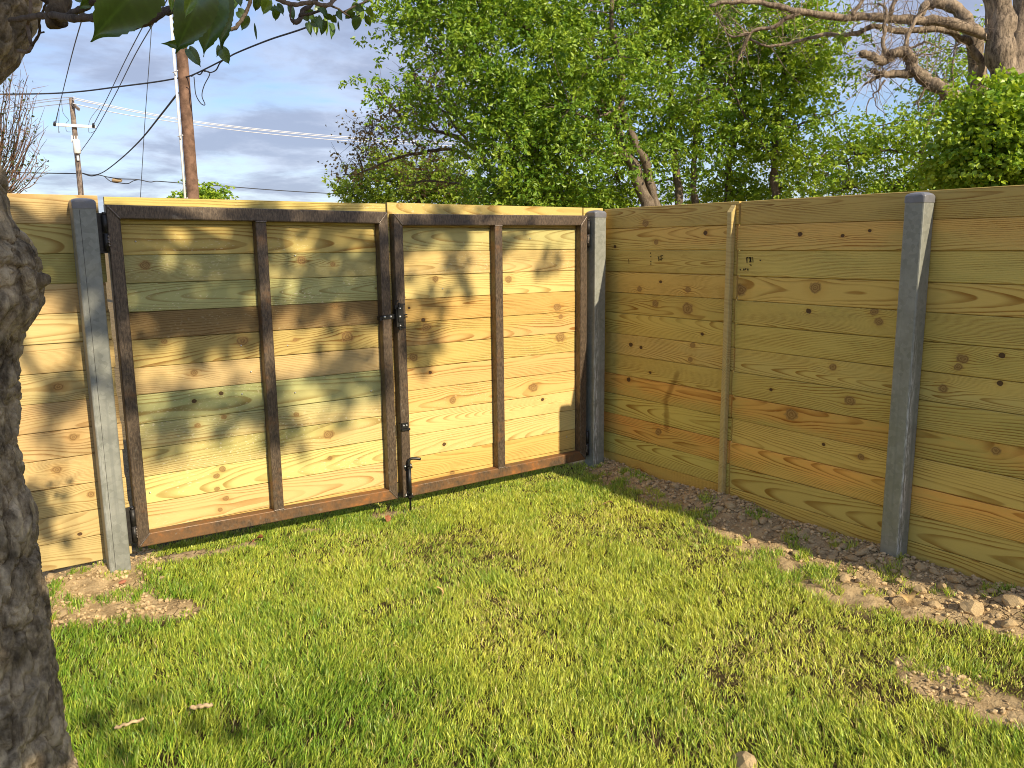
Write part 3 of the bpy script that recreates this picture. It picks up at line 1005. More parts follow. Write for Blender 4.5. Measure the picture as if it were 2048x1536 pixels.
for z in (0.318, 0.142):
    mb = MB()
    mb.box((xr_ - 0.026, yf - 0.004, z - 0.010), (xr_ + 0.022, yf, z + 0.014))
    mb.box((xr_ - 0.015, yf - 0.031, z - 0.006), (xr_ + 0.015, yf - 0.004, z + 0.006))
    mb.build('rod_guide', M_BLACK, rod, (xr_, yf, z))
    bolts(rod, [(xr_ - 0.020, yf - 0.004, z + 0.006, 0.0055), (xr_ + 0.017, yf - 0.004, z + 0.006, 0.0055)])
# screw heads and pointed ends of screws that show in the boards
for root_, pts in ((gateL, [(271, 483), (590, 511), (575, 691), (482, 691), (502, 743), (590, 785), (300, 985), (742, 782), (484, 788)]), (gateR, [(885, 577), (1060, 477), (1133, 874)])):
    for px, py in pts:
        h = on(px, py, 1, -0.001)
        mb = MB()
        bolt(mb, h[0], -0.0005, h[2], 0.0042)
        mb.build('screw', M_ZINC, root_, h, smooth=True)

# ------------------------------------------------------------------ clods, stones and litter
def rock_mesh(name, seed, mat, flat=0.7, sub=2, rough=0.5):
    bm = bmesh.new()
    bmesh.ops.create_icosphere(bm, subdivisions=sub, radius=0.5)
    V = np.array([v.co[:] for v in bm.verts])
    r = np.random.default_rng(seed)
    nrm = V / np.linalg.norm(V, axis=1)[:, None]
    k = np.ones(len(V))
    for _ in range(7):                                  # flat facets: cut by random planes
        dd = r.normal(size=3)
        dd /= np.linalg.norm(dd)
        h = nrm @ dd
        lim = r.uniform(0.62, 0.9)
        k = np.where(h > lim, np.minimum(k, lim / np.maximum(h, 1e-6)), k)
    k = k * (1 + rough * 0.35 * (fbm(nrm * 2.6 + seed, 3, seed) - 0.5) * 2)
    V = nrm * 0.5 * k[:, None] * np.array([1, r.uniform(0.65, 0.95), flat])
    for v, c in zip(bm.verts, V):
        v.co = c
    me = bpy.data.meshes.new(name)
    bm.to_mesh(me)
    bm.free()
    me.materials.append(mat)
    return me


CLODS = [rock_mesh('dirt_clod', 30 + i, M_CLOD, 0.6 + 0.05 * (i % 4)) for i in range(8)]


def gz(x, y):
    return float(ground_z(np.array([x]), np.array([y]))[0])


def ground_at(px, py):
    h = on(px, py, 2, 0.05)
    for _ in range(4):
        h = on(px, py, 2, gz(h[0], h[1]))
    return h


def clod(px, py, size, label, group=None, me=None, name='dirt_clod', cat='clod', sink=0.18):
    h = ground_at(px, py)
    i = int(abs(px * 7 + py * 3)) % len(CLODS)
    o = bpy.data.objects.new(name, me or CLODS[i])
    COL.objects.link(o)
    s = size
    rr = random.Random(int(px * 31 + py))
    o.scale = (s * rr.uniform(0.85, 1.2), s * rr.uniform(0.85, 1.15), s * rr.uniform(0.7, 1.0))
    o.rotation_euler = (rr.uniform(-0.4, 0.4), rr.uniform(-0.4, 0.4), rr.uniform(0, 6.28))
    o.location = (h[0], h[1], gz(h[0], h[1]) + s * (0.30 - sink))
    return tag(o, label, cat, group)


clod(1945, 1222, 0.105, 'largest pale clod, tilted, lying apart from the heap below the right end of the fence')
clod(1905, 1163, 0.085, 'pale blocky clod against the right fence just right of the steel post')
clod(1840, 1185, 0.075, 'round tan clod in front of the steel post on the right')
clod(1503, 1085, 0.062, 'single light clod in the grass left of the dirt strip, behind a grass tuft')
clod(1437, 1022, 0.075, 'grey clod at the foot of the wooden batten')
clod(1646, 1066, 0.072, 'flat topped clod under the fence halfway between batten and steel post')
clod(1490, 1532, 0.110, 'dark stone half buried in the lawn at the bottom edge of the picture', None, None, 'stone', 'stone', 0.25)
clod(2025, 1215, 0.10, 'angular clod at the right edge of the picture near the fence foot')
clod(1690, 1160, 0.065, 'pale crumbly clod on the sunlit dirt left of the steel post')
clod(2035, 1170, 0.085, 'grey clod pressed against the fence at the right edge')
sp = [(1258, 950), (1275, 962), (1300, 968), (1330, 975), (1352, 985), (1375, 1003), (1398, 1002), (1412, 1016), (1462, 1028), (1480, 1038), (1510, 1050), (1530, 1045), (1555, 1062), (1570, 1080), (1585, 1068), (1602, 1085),
      (1625, 1090), (1615, 1062), (1670, 1085), (1690, 1100), (1705, 1118), (1725, 1112), (1740, 1128), (1760, 1140), (1785, 1150), (1800, 1165), (1815, 1150), (1845, 1140), (1865, 1150), (1880, 1182), (1925, 1185), (1945, 1172),
      (1965, 1190), (1985, 1185), (2000, 1200), (1660, 1120), (1640, 1108), (1600, 1110), (1720, 1165), (1780, 1190), (1870, 1215), (1990, 1235), (2015, 1250), (1560, 1100), (1240, 942), (1650, 1140)]
for px, py in sp:
    rr = random.Random(px)
    where = 'between the corner and the batten' if px < 1430 else 'between the batten and the steel post' if px < 1745 else 'right of the steel post'
    clod(px + rr.uniform(-5, 5), py + rr.uniform(-3, 3), rr.uniform(0.030, 0.075), 'small dirt clod under the right fence ' + where, 'small dirt clods ' + where)
clod(100, 1157, 0.055, 'tan clod under the left fence between the tree trunk and the post')
GRP2, LBL2 = 'small dirt clods round the left post', 'small tan dirt clod on the bare soil round the left post'
for px, py in [(300, 1110), (318, 1140), (322, 1158), (180, 1150), (285, 1125), (150, 1180), (125, 1230), (200, 1190), (280, 1150)]:
    rr = random.Random(px)
    clod(px, py, rr.uniform(0.025, 0.045), LBL2, GRP2)
clod(245, 1168, 0.052, 'pinkish brick chip in front of the left post', None, rock_mesh('brick_chip', 77, M_BRICK, 0.35), 'brick_chip', 'brick chip', 0.1)
clod(103, 1246, 0.030, 'dark red brick chip on the soil beside the tree trunk', None, rock_mesh('brick_chip', 78, M_BRICK, 0.35), 'brick_chip', 'brick chip', 0.1)
# crumbs too small to pick apart
mb = MB()
ico = rock_mesh('crumb', 5, M_CLOD, 0.7, 1)
IV = np.array([v.co[:] for v in ico.vertices])
IT = np.array([p.vertices[:] for p in ico.polygons])
bpy.data.meshes.remove(ico)
N = 4200
cx_ = np.concatenate([-np.abs(rng.normal(0.10, 0.17, N)) - 0.005, rng.uniform(-3.55, -2.95, 1500), rng.normal(-0.9, 0.2, 700)])
cy_ = np.concatenate([rng.uniform(-3.3, 0.0, N), rng.uniform(-0.75, 0.25, 1500), rng.normal(-2.85, 0.16, 700)])
keep = rng.random(len(cx_)) < bare_mask(cx_, cy_)
cx_, cy_ = cx_[keep], cy_[keep]
cz_ = ground_z(cx_, cy_)
sz_ = 0.006 + 0.030 * rng.random(len(cx_)) ** 4
for k in range(len(cx_)):
    a = rng.uniform(0, 6.28)
    R_ = np.array([[math.cos(a), -math.sin(a), 0], [math.sin(a), math.cos(a), 0], [0, 0, 1]])
    mb.add((IV * rng.uniform(0.7, 1.3, 3) * sz_[k]) @ R_.T + np.array([cx_[k], cy_[k], cz_[k] + sz_[k] * 0.15]), None, IT)
cr = mb.build('soil_crumbs', M_CLOD)
tag(cr, 'fine crumbs of dry tan soil scattered over the bare strips', 'soil', kind='stuff')

# dead leaves and sticks
M_DEAD = mat_plain('dead_leaf', (0.30, 0.115, 0.055), 0.75, 0, 0.3, 0.35, 60.0)
M_DEAD2 = mat_plain('tan_dead_leaf', (0.50, 0.33, 0.14), 0.75, 0, 0.3, 0.3, 60.0)


def dead_leaf(px, py, size, mat, label, lift=0.035):
    h = ground_at(px, py)
    mb = MB()
    n, k = 7, 5
    V = []
    rr = random.Random(int(px))
    for i in range(n):
        t = i / (n - 1)
        wd = 0.36 * math.sin(math.pi * (0.06 + 0.94 * t) ** 0.8) + 0.01
        for j in range(k):
            s = (j / (k - 1) - 0.5) * 2
            V.append((t - 0.5, s * wd, 0.30 * s * s * wd + 0.12 * math.sin(t * 4 + s)))
    q = [(i * k + j, i * k + j + 1, (i + 1) * k + j + 1, (i + 1) * k + j) for i in range(n - 1) for j in range(k - 1)]
    V = np.array(V) * size
    mb.add(V, q)
    o = bpy.data.objects.new('dead_leaf', mb.mesh('dead_leaf', mat, smooth=True))
    COL.objects.link(o)
    o.location = (h[0], h[1], gz(h[0], h[1]) + lift)
    o.rotation_euler = (rr.uniform(0.2, 0.8), rr.uniform(-0.5, 0.3), rr.uniform(0, 6))
    return tag(o, label, 'dead leaf')


dead_leaf(775, 1048, 0.055, M_DEAD, 'red brown dead leaf on the lawn below the middle of the gate')
dead_leaf(516, 1090, 0.060, M_DEAD, 'dark red dead leaf in the grass below the left gate leaf')
dead_leaf(1215, 1018, 0.060, M_DEAD2, 'tan dead leaf on the grass in front of the corner')
dead_leaf(1815, 1210, 0.090, M_DEAD2, 'orange tan curled dead leaf on the dirt in front of the right post')
dead_leaf(880, 1195, 0.05, M_DEAD2, 'pale pink dead leaf in the middle of the lawn')


def stick(name, pts, r, label):
    P = [ground_at(px, py) + np.array([0, 0, lift]) for px, py, lift in pts]
    P = smooth_path(P, 6)
    P += np.stack([np.zeros(len(P)), np.zeros(len(P)), 0.003 * np.sin(np.arange(len(P)) * 1.7)], -1)
    mb = MB()
    mb.tube(P, r * (0.8 + 0.3 * np.sin(np.arange(len(P)) * 2.3) ** 2), 8)
    o = mb.build(name, M_STICK, None, P.mean(0), smooth=True)
    return tag(o, label, 'stick')


stick('dry_stick', [(383, 1443, .050), (405, 1441, .054), (427, 1438, .052)], 0.0075, 'short thick pale stick lying in the grass near the lower left')
stick('dry_stick', [(232, 1482, .045), (255, 1476, .05), (290, 1463, .046)], 0.0055, 'thin broken stick in the grass close to the tree trunk')

# ------------------------------------------------------------------ lawn
def lawn(n_try):
    nt = n_try // 8                              # blades grow in small tufts
    tx_, ty_ = rng.uniform(-4.6, -0.02, nt), rng.uniform(-4.3, 0.22, nt)
    ti = rng.integers(0, nt, n_try)
    x = tx_[ti] + rng.normal(0, 0.008, n_try)
    y = ty_[ti] + rng.normal(0, 0.008, n_try)
    tuft_ang, tuft_tone = rng.normal(0, 0.7, nt), rng.normal(0, 0.22, nt)
    D = np.stack([x - CAM[0], y - CAM[1], np.full(n_try, 0.05) - CAM[2]], -1)
    zc = D @ FW
    px = CX + F * (D @ RX) / np.maximum(zc, 0.05)
    py = CY - F * (D @ UP) / np.maximum(zc, 0.05)
    inv = (zc > 0.3) & (px > -150) & (px < 2200) & (py < 1640)
    P = np.stack([x, y], -1)
    b = bare_mask(x, y)
    dens = np.clip(1.0 - 1.05 * b, 0.0, 1)
    tuft = fbm(P * 9.0, 3, 31)
    dens = np.maximum(dens, 0.75 * ((tuft > 0.60) & (x > -0.95) & (x < -0.06)))
    dens = np.maximum(dens, 0.6 * ((tuft > 0.645) & (x < -2.9)))
    dens = dens * np.clip(0.62 + 2.4 * (fbm(P * 14.0, 3, 41) - 0.42), 0.36, 1.0)
    worn = np.clip((fbm(P * 2.6, 3, 55) - 0.47) * 5, 0, 1) * np.clip((x + 2.9) / 1.2, 0, 1)
    worn = np.clip(worn + 0.75 * np.exp(-((x + 1.35) ** 2 + ((y + 2.45) * 1.3) ** 2) / 0.55) * (fbm(P * 6.0, 3, 57) - 0.18), 0, 1)
    dens = dens * (1 - 0.40 * worn)
    dens = np.where(inv, dens, dens * 0.35)
    keep = rng.random(n_try) < dens
    x, y, worn, b, ti = x[keep], y[keep], worn[keep], b[keep], ti[keep]
    n = len(x)
    P = np.stack([x, y], -1)
    z = ground_z(x, y) - 0.004
    hgt = (0.021 + 0.030 * rng.random(n) ** 1.3) * (0.62 + 0.85 * fbm(P * 5.0, 3, 61)) * (1 - 0.25 * worn)
    hgt *= 1 - 0.25 * np.clip((y + 0.5) / 0.6, 0, 1)
    wid = rng.uniform(0.0009, 0.0021, n)
    # common lean, turned by slow noise, plus scatter
    ang = 0.9 + 2.6 * (fbm(P * 1.7, 2, 71) - 0.5) + tuft_ang[ti] + rng.normal(0, 0.75, n)
    tilt = np.clip(rng.normal(0.28, 0.26, n) + 0.20 * worn, 0.02, 1.35)
    bend = rng.uniform(0.05, 0.7, n)
    dry = rng.random(n) < (0.05 + 0.22 * worn)
    flat = dry & (rng.random(n) < 0.55)
    tilt = np.where(flat, rng.uniform(1.0, 1.45, n), tilt)
    ux, uy = np.cos(ang), np.sin(ang)
    yaw = rng.uniform(0, math.pi, n)
    sx, sy = np.cos(yaw), np.sin(yaw)
    g = rng.random(n)
    slow = fbm(P * 2.2, 3, 81)
    mixv = np.clip(0.62 * g + tuft_tone[ti] + 1.1 * (slow - 0.42) + 0.22 * worn + 0.16 * np.clip(x + 2.4, -1, 1), 0, 1)[:, None]
    cg = np.array([0.135, 0.275, 0.020]) * (1 - mixv) + np.array([0.520, 0.545, 0.070]) * mixv
    cg = cg * rng.uniform(0.62, 1.38, (n, 1))
    cg = np.where(dry[:, None], np.array([0.55, 0.44, 0.18]) * rng.uniform(0.7, 1.15, (n, 1)), cg)
    V = np.zeros((n, 7, 3))
    C = np.zeros((n, 7, 3))
    tip = np.clip(rng.normal(0.10, 0.22, n) + 0.35 * worn, 0, 1)[:, None]
    for lv, t in enumerate((0.0, 0.42, 0.76, 1.0)):
        th = tilt + bend * t * 0.8
        hh = hgt * t
        ox = hh * np.sin(th)
        cz = hh * np.cos(np.minimum(th, 1.48))
        c = np.stack([x + ox * ux, y + ox * uy, z + cz], -1)
        col = cg * (1 - 0.55 * tip * max(0, t - 0.5) * 2) + np.array([0.60, 0.52, 0.14]) * (0.55 * tip * max(0, t - 0.5) * 2)
        col = col * (1 if t > 0 else 1) + (np.array([0.10, 0.085, 0.02]) * (1 - t) * 0.5)
        wv = wid * (1.0, 1.0, 0.72, 0)[lv]
        if lv < 3:
            V[:, lv * 2] = c + np.stack([sx * wv, sy * wv, 0 * wv], -1)
            V[:, lv * 2 + 1] = c - np.stack([sx * wv, sy * wv, 0 * wv], -1)
            C[:, lv * 2] = col
            C[:, lv * 2 + 1] = col
        else:
            V[:, 6] = c
            C[:, 6] = col
    base = (np.arange(n) * 7)[:, None]
    Q = np.concatenate([base + np.array([0, 1, 3, 2]), base + np.array([2, 3, 5, 4])])
    Tt = base + np.array([4, 5, 6])
    mb = MB()
    mb.add(V.reshape(-1, 3), Q, Tt, C.reshape(-1, 3))
    o = mb.build('grass', M_GRASS)
    return tag(o, 'short uneven green lawn grass with yellowed tips', 'grass', kind='stuff'), n


grass, n_blades = lawn(900000)
print('grass blades', n_blades)


# ------------------------------------------------------------------ leaves and trees
def leaf_cloud(mb, C, size, up=0.35, droop=0.2, tone=((0.06, 0.14, 0.012), (0.15, 0.24, 0.03)), slim=0.36, tonev=None):
    """one folded leaf of two triangles at every point of C"""
    n = len(C)
    dirv = rng.normal(size=(n, 3))
    dirv[:, 2] = dirv[:, 2] * 0.6 - droop
    dirv /= np.linalg.norm(dirv, axis=1)[:, None]
    nr = rng.normal(size=(n, 3))
    nr[:, 2] += up
    nr[:, 1] -= 0.25
    side = np.cross(dirv, nr)
    side /= np.linalg.norm(side, axis=1)[:, None] + 1e-9
    nrm = np.cross(side, dirv)
    s = (size * rng.uniform(0.65, 1.25, n))[:, None]
    a = C
    b = C + dirv * s
    mid = C + dirv * s * 0.45 + nrm * s * 0.10
    V = np.stack([a, mid + side * s * slim, b, mid - side * s * slim], 1)
    V[:, 0] -= nrm * s * 0.03
    g = rng.random(n)[:, None] if tonev is None else np.clip(tonev[:, None] + rng.normal(0, 0.22, (n, 1)), 0, 1)
    col = np.array(tone[0]) * (1 - g) + np.array(tone[1]) * g
    base = (np.arange(n) * 4)[:, None]
    Tt = np.concatenate([base + np.array([0, 1, 2]), base + np.array([0, 2, 3])])
    mb.add(V.reshape(-1, 3), None, Tt, np.repeat(col, 4, 0))


def wiggle(P, amp, seed):
    P = np.array(P, float)
    n = len(P)
    t = np.arange(n)
    o = np.stack([fbm(np.stack([t * 0.35 + seed * 3.3, t * 0 + k * 7.7], -1), 3, seed + k) - 0.5 for k in range(3)], -1)
    w_ = np.minimum(1, np.minimum(t, 3) / 3.0)[:, None]
    return P + o * amp * 2 * w_


def tree(name, label, dist, limbs, blobs, leaf=0.06, per=60, tone=None, bark=None, group=None, cat='tree', twig_r=0.010, spread=0.16, hole=0.42, seed=1, base_px=None, twigs_bare=0, droop=0.25, slim=0.36, dens=1.0):
    """limbs: list of ([(px,py,extra distance)...], r0, r1) in metres; blobs: (px,py,extra,rx px,ry px,rz m,clumps)"""
    r = np.random.default_rng(seed)
    tr_ = MB()
    nodes = []
    for k, (pts, r0, r1) in enumerate(limbs):
        P = smooth_path([at(a, b, dist + c) for a, b, c in pts], 7)
        P = wiggle(P, 0.02 * dist / 10 + r0 * 0.25, seed * 13 + k)
        rad = np.linspace(r0, r1, len(P)) * (1 + 0.10 * np.sin(np.arange(len(P)) * 1.3 + k))
        tr_.tube(P, rad, 9 if r0 > 0.04 else 6, col=(1, 1, 1))
        nodes.append(P)
    P0 = at(*(limbs[0][0][0][:2]), dist + limbs[0][0][0][2])
    loc = np.array([P0[0], P0[1], 0.0])
    root = empty(name, loc, label, cat, group)
    nodes = np.concatenate(nodes)
    cr_ = MB()
    for bi, (px, py, ex, rx, ry, rz, ncl) in enumerate(blobs):
        c = at(px, py, dist + ex)
        sc_ = np.linalg.norm(c - CAM) / F
        # sub-limb towards the middle of the blob
        j = np.argmin(((nodes - c) ** 2).sum(1))
        sub = wiggle(np.linspace(nodes[j], c, 9) - np.outer(np.sin(np.linspace(0, 3.14, 9)), (0, 0, -0.10)), 0.10, seed * 31 + bi)
        tr_.tube(sub, np.linspace(twig_r * 2.2, twig_r, 9), 5, col=(1, 1, 1))
        loc_nodes = np.concatenate([nodes, sub])
        U = r.normal(size=(ncl * 4, 3))
        U /= np.linalg.norm(U, axis=1)[:, None]
        U *= (r.random((ncl * 4, 1)) ** 0.42)
        Q = c + RX * (U[:, :1] * rx * sc_) + np.array([0, 0, 1.0]) * (U[:, 1:2] * ry * sc_) + np.array([FW[0], FW[1], 0]) * (U[:, 2:] * rz)
        okm = fbm(Q * 1.5, 3, seed) > hole
        Q = Q[okm][:max(4, int(ncl * dens))]
        for qi in range(len(Q)):
            e = Q[qi]
            j = np.argmin(((loc_nodes - e) ** 2).sum(1))
            tw = wiggle(np.linspace(loc_nodes[j], e, 5), 0.05, seed * 77 + bi * 100 + qi)
            tr_.tube(tw, np.linspace(twig_r, twig_r * 0.35, 5), 3, caps=False, col=(1, 1, 1))
            for _ in range(twigs_bare):
                e2 = e + r.normal(size=3) * 0.22
                tr_.tube(wiggle(np.linspace(tw[3], e2, 4), 0.03, qi), np.linspace(twig_r * 0.5, twig_r * 0.25, 4), 3, caps=False, col=(1, 1, 1))
        if per and len(Q):
            # each clump is a few leafy sprays that hang out from the twig end
            ns = 5
            E = np.repeat(Q, ns, 0) + r.normal(size=(len(Q) * ns, 3)) * spread * np.array([1, 1, 0.55])
            dv = r.normal(size=(len(E), 3)) * np.array([1, 1, 0.4]) + np.array([0, 0, -droop])
            dv /= np.linalg.norm(dv, axis=1)[:, None]
            m_ = max(2, per // ns)
            tt = r.random((len(E), m_, 1))
            L = E[:, None, :] + dv[:, None, :] * tt * spread * 1.5 + r.normal(size=(len(E), m_, 3)) * 0.022
            tv = np.repeat(np.clip(r.normal(0.5, 0.25, len(Q)), 0, 1), ns * m_)
            leaf_cloud(cr_, L.reshape(-1, 3), leaf, droop=droop, tone=tone or ((0.07, 0.15, 0.012), (0.17, 0.27, 0.028)), slim=slim, tonev=tv)
    tr_.build('trunk', bark or M_LIMB, root, loc, smooth=True)
    if cr_.n:
        cr_.build('crown', M_LEAF, root, loc)
    return root


SPRING = ((0.165, 0.310, 0.022), (0.400, 0.520, 0.045))
DEEP = ((0.120, 0.250, 0.020), (0.340, 0.465, 0.040))
tree('broadleaf_tree', 'large dense green tree with leaning trunks rising behind the corner of the fences', 12.0,
     [([(1312, 480, 0), (1290, 400, 0), (1255, 310, .1), (1222, 235, .2), (1180, 150, .4), (1130, 60, .5), (1090, -60, .6)], .105, .035),
      ([(1330, 480, .2), (1308, 400, .2), (1292, 330, .1), (1262, 270, 0), (1240, 210, -.2), (1245, 140, -.3), (1225, 40, -.3), (1230, -80, -.3)], .075, .025),
      ([(1240, 215, -.2), (1205, 232, -.5), (1178, 236, -.7), (1140, 218, -.9)], .022, .010), ([(1178, 236, -.7), (1172, 270, -.8), (1162, 300, -.8), (1150, 335, -.8)], .012, .005),
      ([(1355, 480, 1), (1356, 400, 1), (1352, 330, 1), (1345, 240, 1), (1340, 120, 1), (1335, -20, 1)], .07, .03),
      ([(1392, 480, 1.4), (1390, 400, 1.4), (1388, 330, 1.4), (1396, 220, 1.4), (1405, 90, 1.4), (1400, -40, 1.4)], .06, .025),
      ([(1222, 235, .2), (1120, 190, .2), (1020, 160, 0), (930, 90, -.2)], .04, .012), ([(1180, 150, .4), (1060, 60, .3), (960, 0, .2), (860, -30, 0)], .04, .012),
      ([(1255, 310, .1), (1150, 300, -.3), (1060, 290, -.5), (980, 310, -.6)], .03, .010), ([(1345, 240, 1), (1420, 190, .8), (1470, 150, .6)], .03, .01)],
     [(860, 30, -.3, 85, 60, .8, 60), (835, 150, -.3, 42, 90, .5, 34), (960, 20, 0, 110, 85, 1.0, 95), (1090, 20, .2, 120, 90, 1.1, 105), (1230, 10, .2, 120, 85, 1.1, 95), (1360, 20, .7, 95, 80, 1.0, 80),
      (980, 150, -.2, 80, 80, .9, 70), (1090, 160, -.1, 100, 95, 1.1, 110), (1210, 130, -.5, 90, 80, .9, 60), (1330, 150, .7, 95, 90, .9, 75), (1035, 290, -.4, 100, 90, .9, 105), (1150, 310, -.5, 90, 80, .8, 75),
      (1010, 380, -.2, 85, 45, .7, 62), (1130, 385, 0, 100, 45, .8, 80), (1230, 340, .9, 60, 80, .6, 45), (1340, 270, 1, 70, 80, .7, 60), (1220, 400, 1.4, 130, 38, .7, 62)],
     leaf=.074, per=100, tone=DEEP, seed=3, spread=.27, hole=.47, slim=.25, droop=.6, dens=.62)
tree('broadleaf_tree', 'bright green slender trunked tree to the right of the big leaning tree', 13.5,
     [([(1552, 480, 0), (1553, 400, 0), (1550, 330, 0), (1552, 270, 0), (1560, 190, 0), (1570, 90, 0), (1560, -40, 0)], .075, .03),
      ([(1455, 480, .5), (1456, 400, .5), (1458, 340, .5), (1470, 280, .5), (1490, 190, .4), (1480, 80, .3)], .06, .02),
      ([(1550, 330, 0), (1515, 270, -.3), (1480, 215, -.5), (1460, 170, -.6)], .03, .012), ([(1555, 260, 0), (1600, 250, -.2), (1650, 232, -.3), (1695, 214, -.4)], .022, .006),
      ([(1560, 190, 0), (1610, 140, -.1), (1650, 90, -.2)], .03, .01)],
     [(1470, 40, 0, 95, 80, .9, 85), (1580, 50, 0, 90, 75, .9, 72), (1640, 110, -.2, 55, 75, .7, 44), (1480, 150, 0, 90, 80, .8, 82), (1580, 170, 0, 85, 75, .8, 66), (1450, 270, 0, 75, 80, .7, 66), (1550, 280, 0, 70, 60, .6, 40),
      (1630, 240, -.2, 55, 45, .5, 18), (1430, 360, .6, 80, 45, .6, 46), (1560, 380, .6, 100, 32, .6, 44), (1620, 320, 0, 60, 45, .6, 24)],
     leaf=.074, per=92, tone=SPRING, seed=7, spread=.27, hole=.49, slim=.27, droop=.5, dens=.60)
tree('broadleaf_tree', 'thin wispy green tree between the slender tree and the ivy mass, low over the fence', 15.5,
     [([(1838, 480, 0), (1840, 390, 0), (1843, 310, 0), (1852, 250, 0), (1880, 205, 0), (1905, 170, 0)], .05, .02), ([(1843, 310, 0), (1780, 300, -.2), (1720, 310, -.3), (1670, 330, -.4)], .03, .01), ([(1852, 250, 0), (1800, 240, 0), (1760, 252, 0)], .02, .01)],
     [(1690, 300, 0, 60, 50, .7, 30), (1760, 290, -.2, 70, 28, .6, 28), (1840, 260, 0, 60, 45, .7, 30), (1890, 170, .6, 55, 75, .7, 40), (1700, 375, 0, 70, 30, .6, 40), (1790, 375, .2, 80, 26, .7, 44), (1870, 350, 0, 50, 50, .6, 36), (1915, 90, .8, 40, 50, .6, 18)],
     leaf=.072, per=46, tone=SPRING, seed=9, spread=.22, hole=.44, slim=.30, droop=.4)
tree('broadleaf_tree', 'low bright green tree behind the gate, left of the big tree', 17.0,
     [([(835, 480, 0), (840, 400, 0), (850, 350, 0), (860, 300, 0)], .05, .02), ([(840, 400, 0), (780, 360, 0), (720, 340, 0)], .03, .01), ([(840, 400, 0), (890, 360, 0), (930, 340, 0)], .03, .01)],
     [(725, 378, 0, 50, 34, .7, 36), (800, 360, 0, 60, 45, .8, 46), (880, 350, .2, 60, 42, .8, 46), (930, 385, .2, 40, 28, .6, 22), (850, 395, 0, 120, 22, .6, 40), (770, 320, 0, 45, 28, .6, 16)],
     leaf=.075, per=64, tone=((0.17, 0.28, 0.022), (0.34, 0.43, 0.05)), seed=12, spread=.20, hole=.38)
BRWN = ((0.13, 0.10, 0.035), (0.36, 0.25, 0.10))
tree('budding_tree', 'sparse tree with brown budding leaves reaching left in front of the grey clouds', 14.0,
     [([(1010, 480, .3), (1000, 400, .3), (975, 330, .3), (940, 290, .2), (880, 265, 0), (820, 250, -.2), (770, 200, -.3), (750, 170, -.3)], .06, .010),
      ([(975, 330, .3), (900, 300, .1), (840, 305, 0), (780, 320, -.1), (720, 345, -.2), (685, 350, -.2)], .035, .008),
      ([(940, 290, .2), (900, 240, 0), (860, 190, -.1), (880, 130, -.1), (930, 90, 0)], .03, .008), ([(1000, 400, .3), (930, 370, .2), (860, 360, .1), (800, 372, 0)], .03, .008),
      ([(880, 265, 0), (830, 215, 0), (790, 215, 0), (760, 240, 0)], .018, .006)],
     [(800, 225, -.2, 60, 55, .6, 26), (880, 160, 0, 60, 55, .6, 26), (930, 110, 0, 50, 60, .6, 20), (740, 270, -.2, 45, 45, .5, 18), (720, 325, -.2, 42, 30, .5, 16), (830, 290, 0, 70, 45, .6, 26), (900, 220, .1, 60, 60, .6, 26), (860, 360, .1, 70, 30, .5, 14)],
     leaf=.062, per=16, tone=BRWN, seed=15, spread=.20, hole=.30, twigs_bare=3, twig_r=.008)
tree('small_tree', 'small round green treetop peeping over the fence behind the near utility pole', 34.0,
     [([(398, 480, 0), (398, 400, 0), (398, 380, 0)], .08, .03)], [(380, 388, 0, 16, 10, .4, 9), (420, 388, 0, 18, 12, .4, 11), (402, 382, .2, 22, 13, .5, 11), (400, 402, 0, 36, 12, .5, 12)],
     leaf=.13, per=60, tone=SPRING, seed=17, spread=.28, hole=.2)

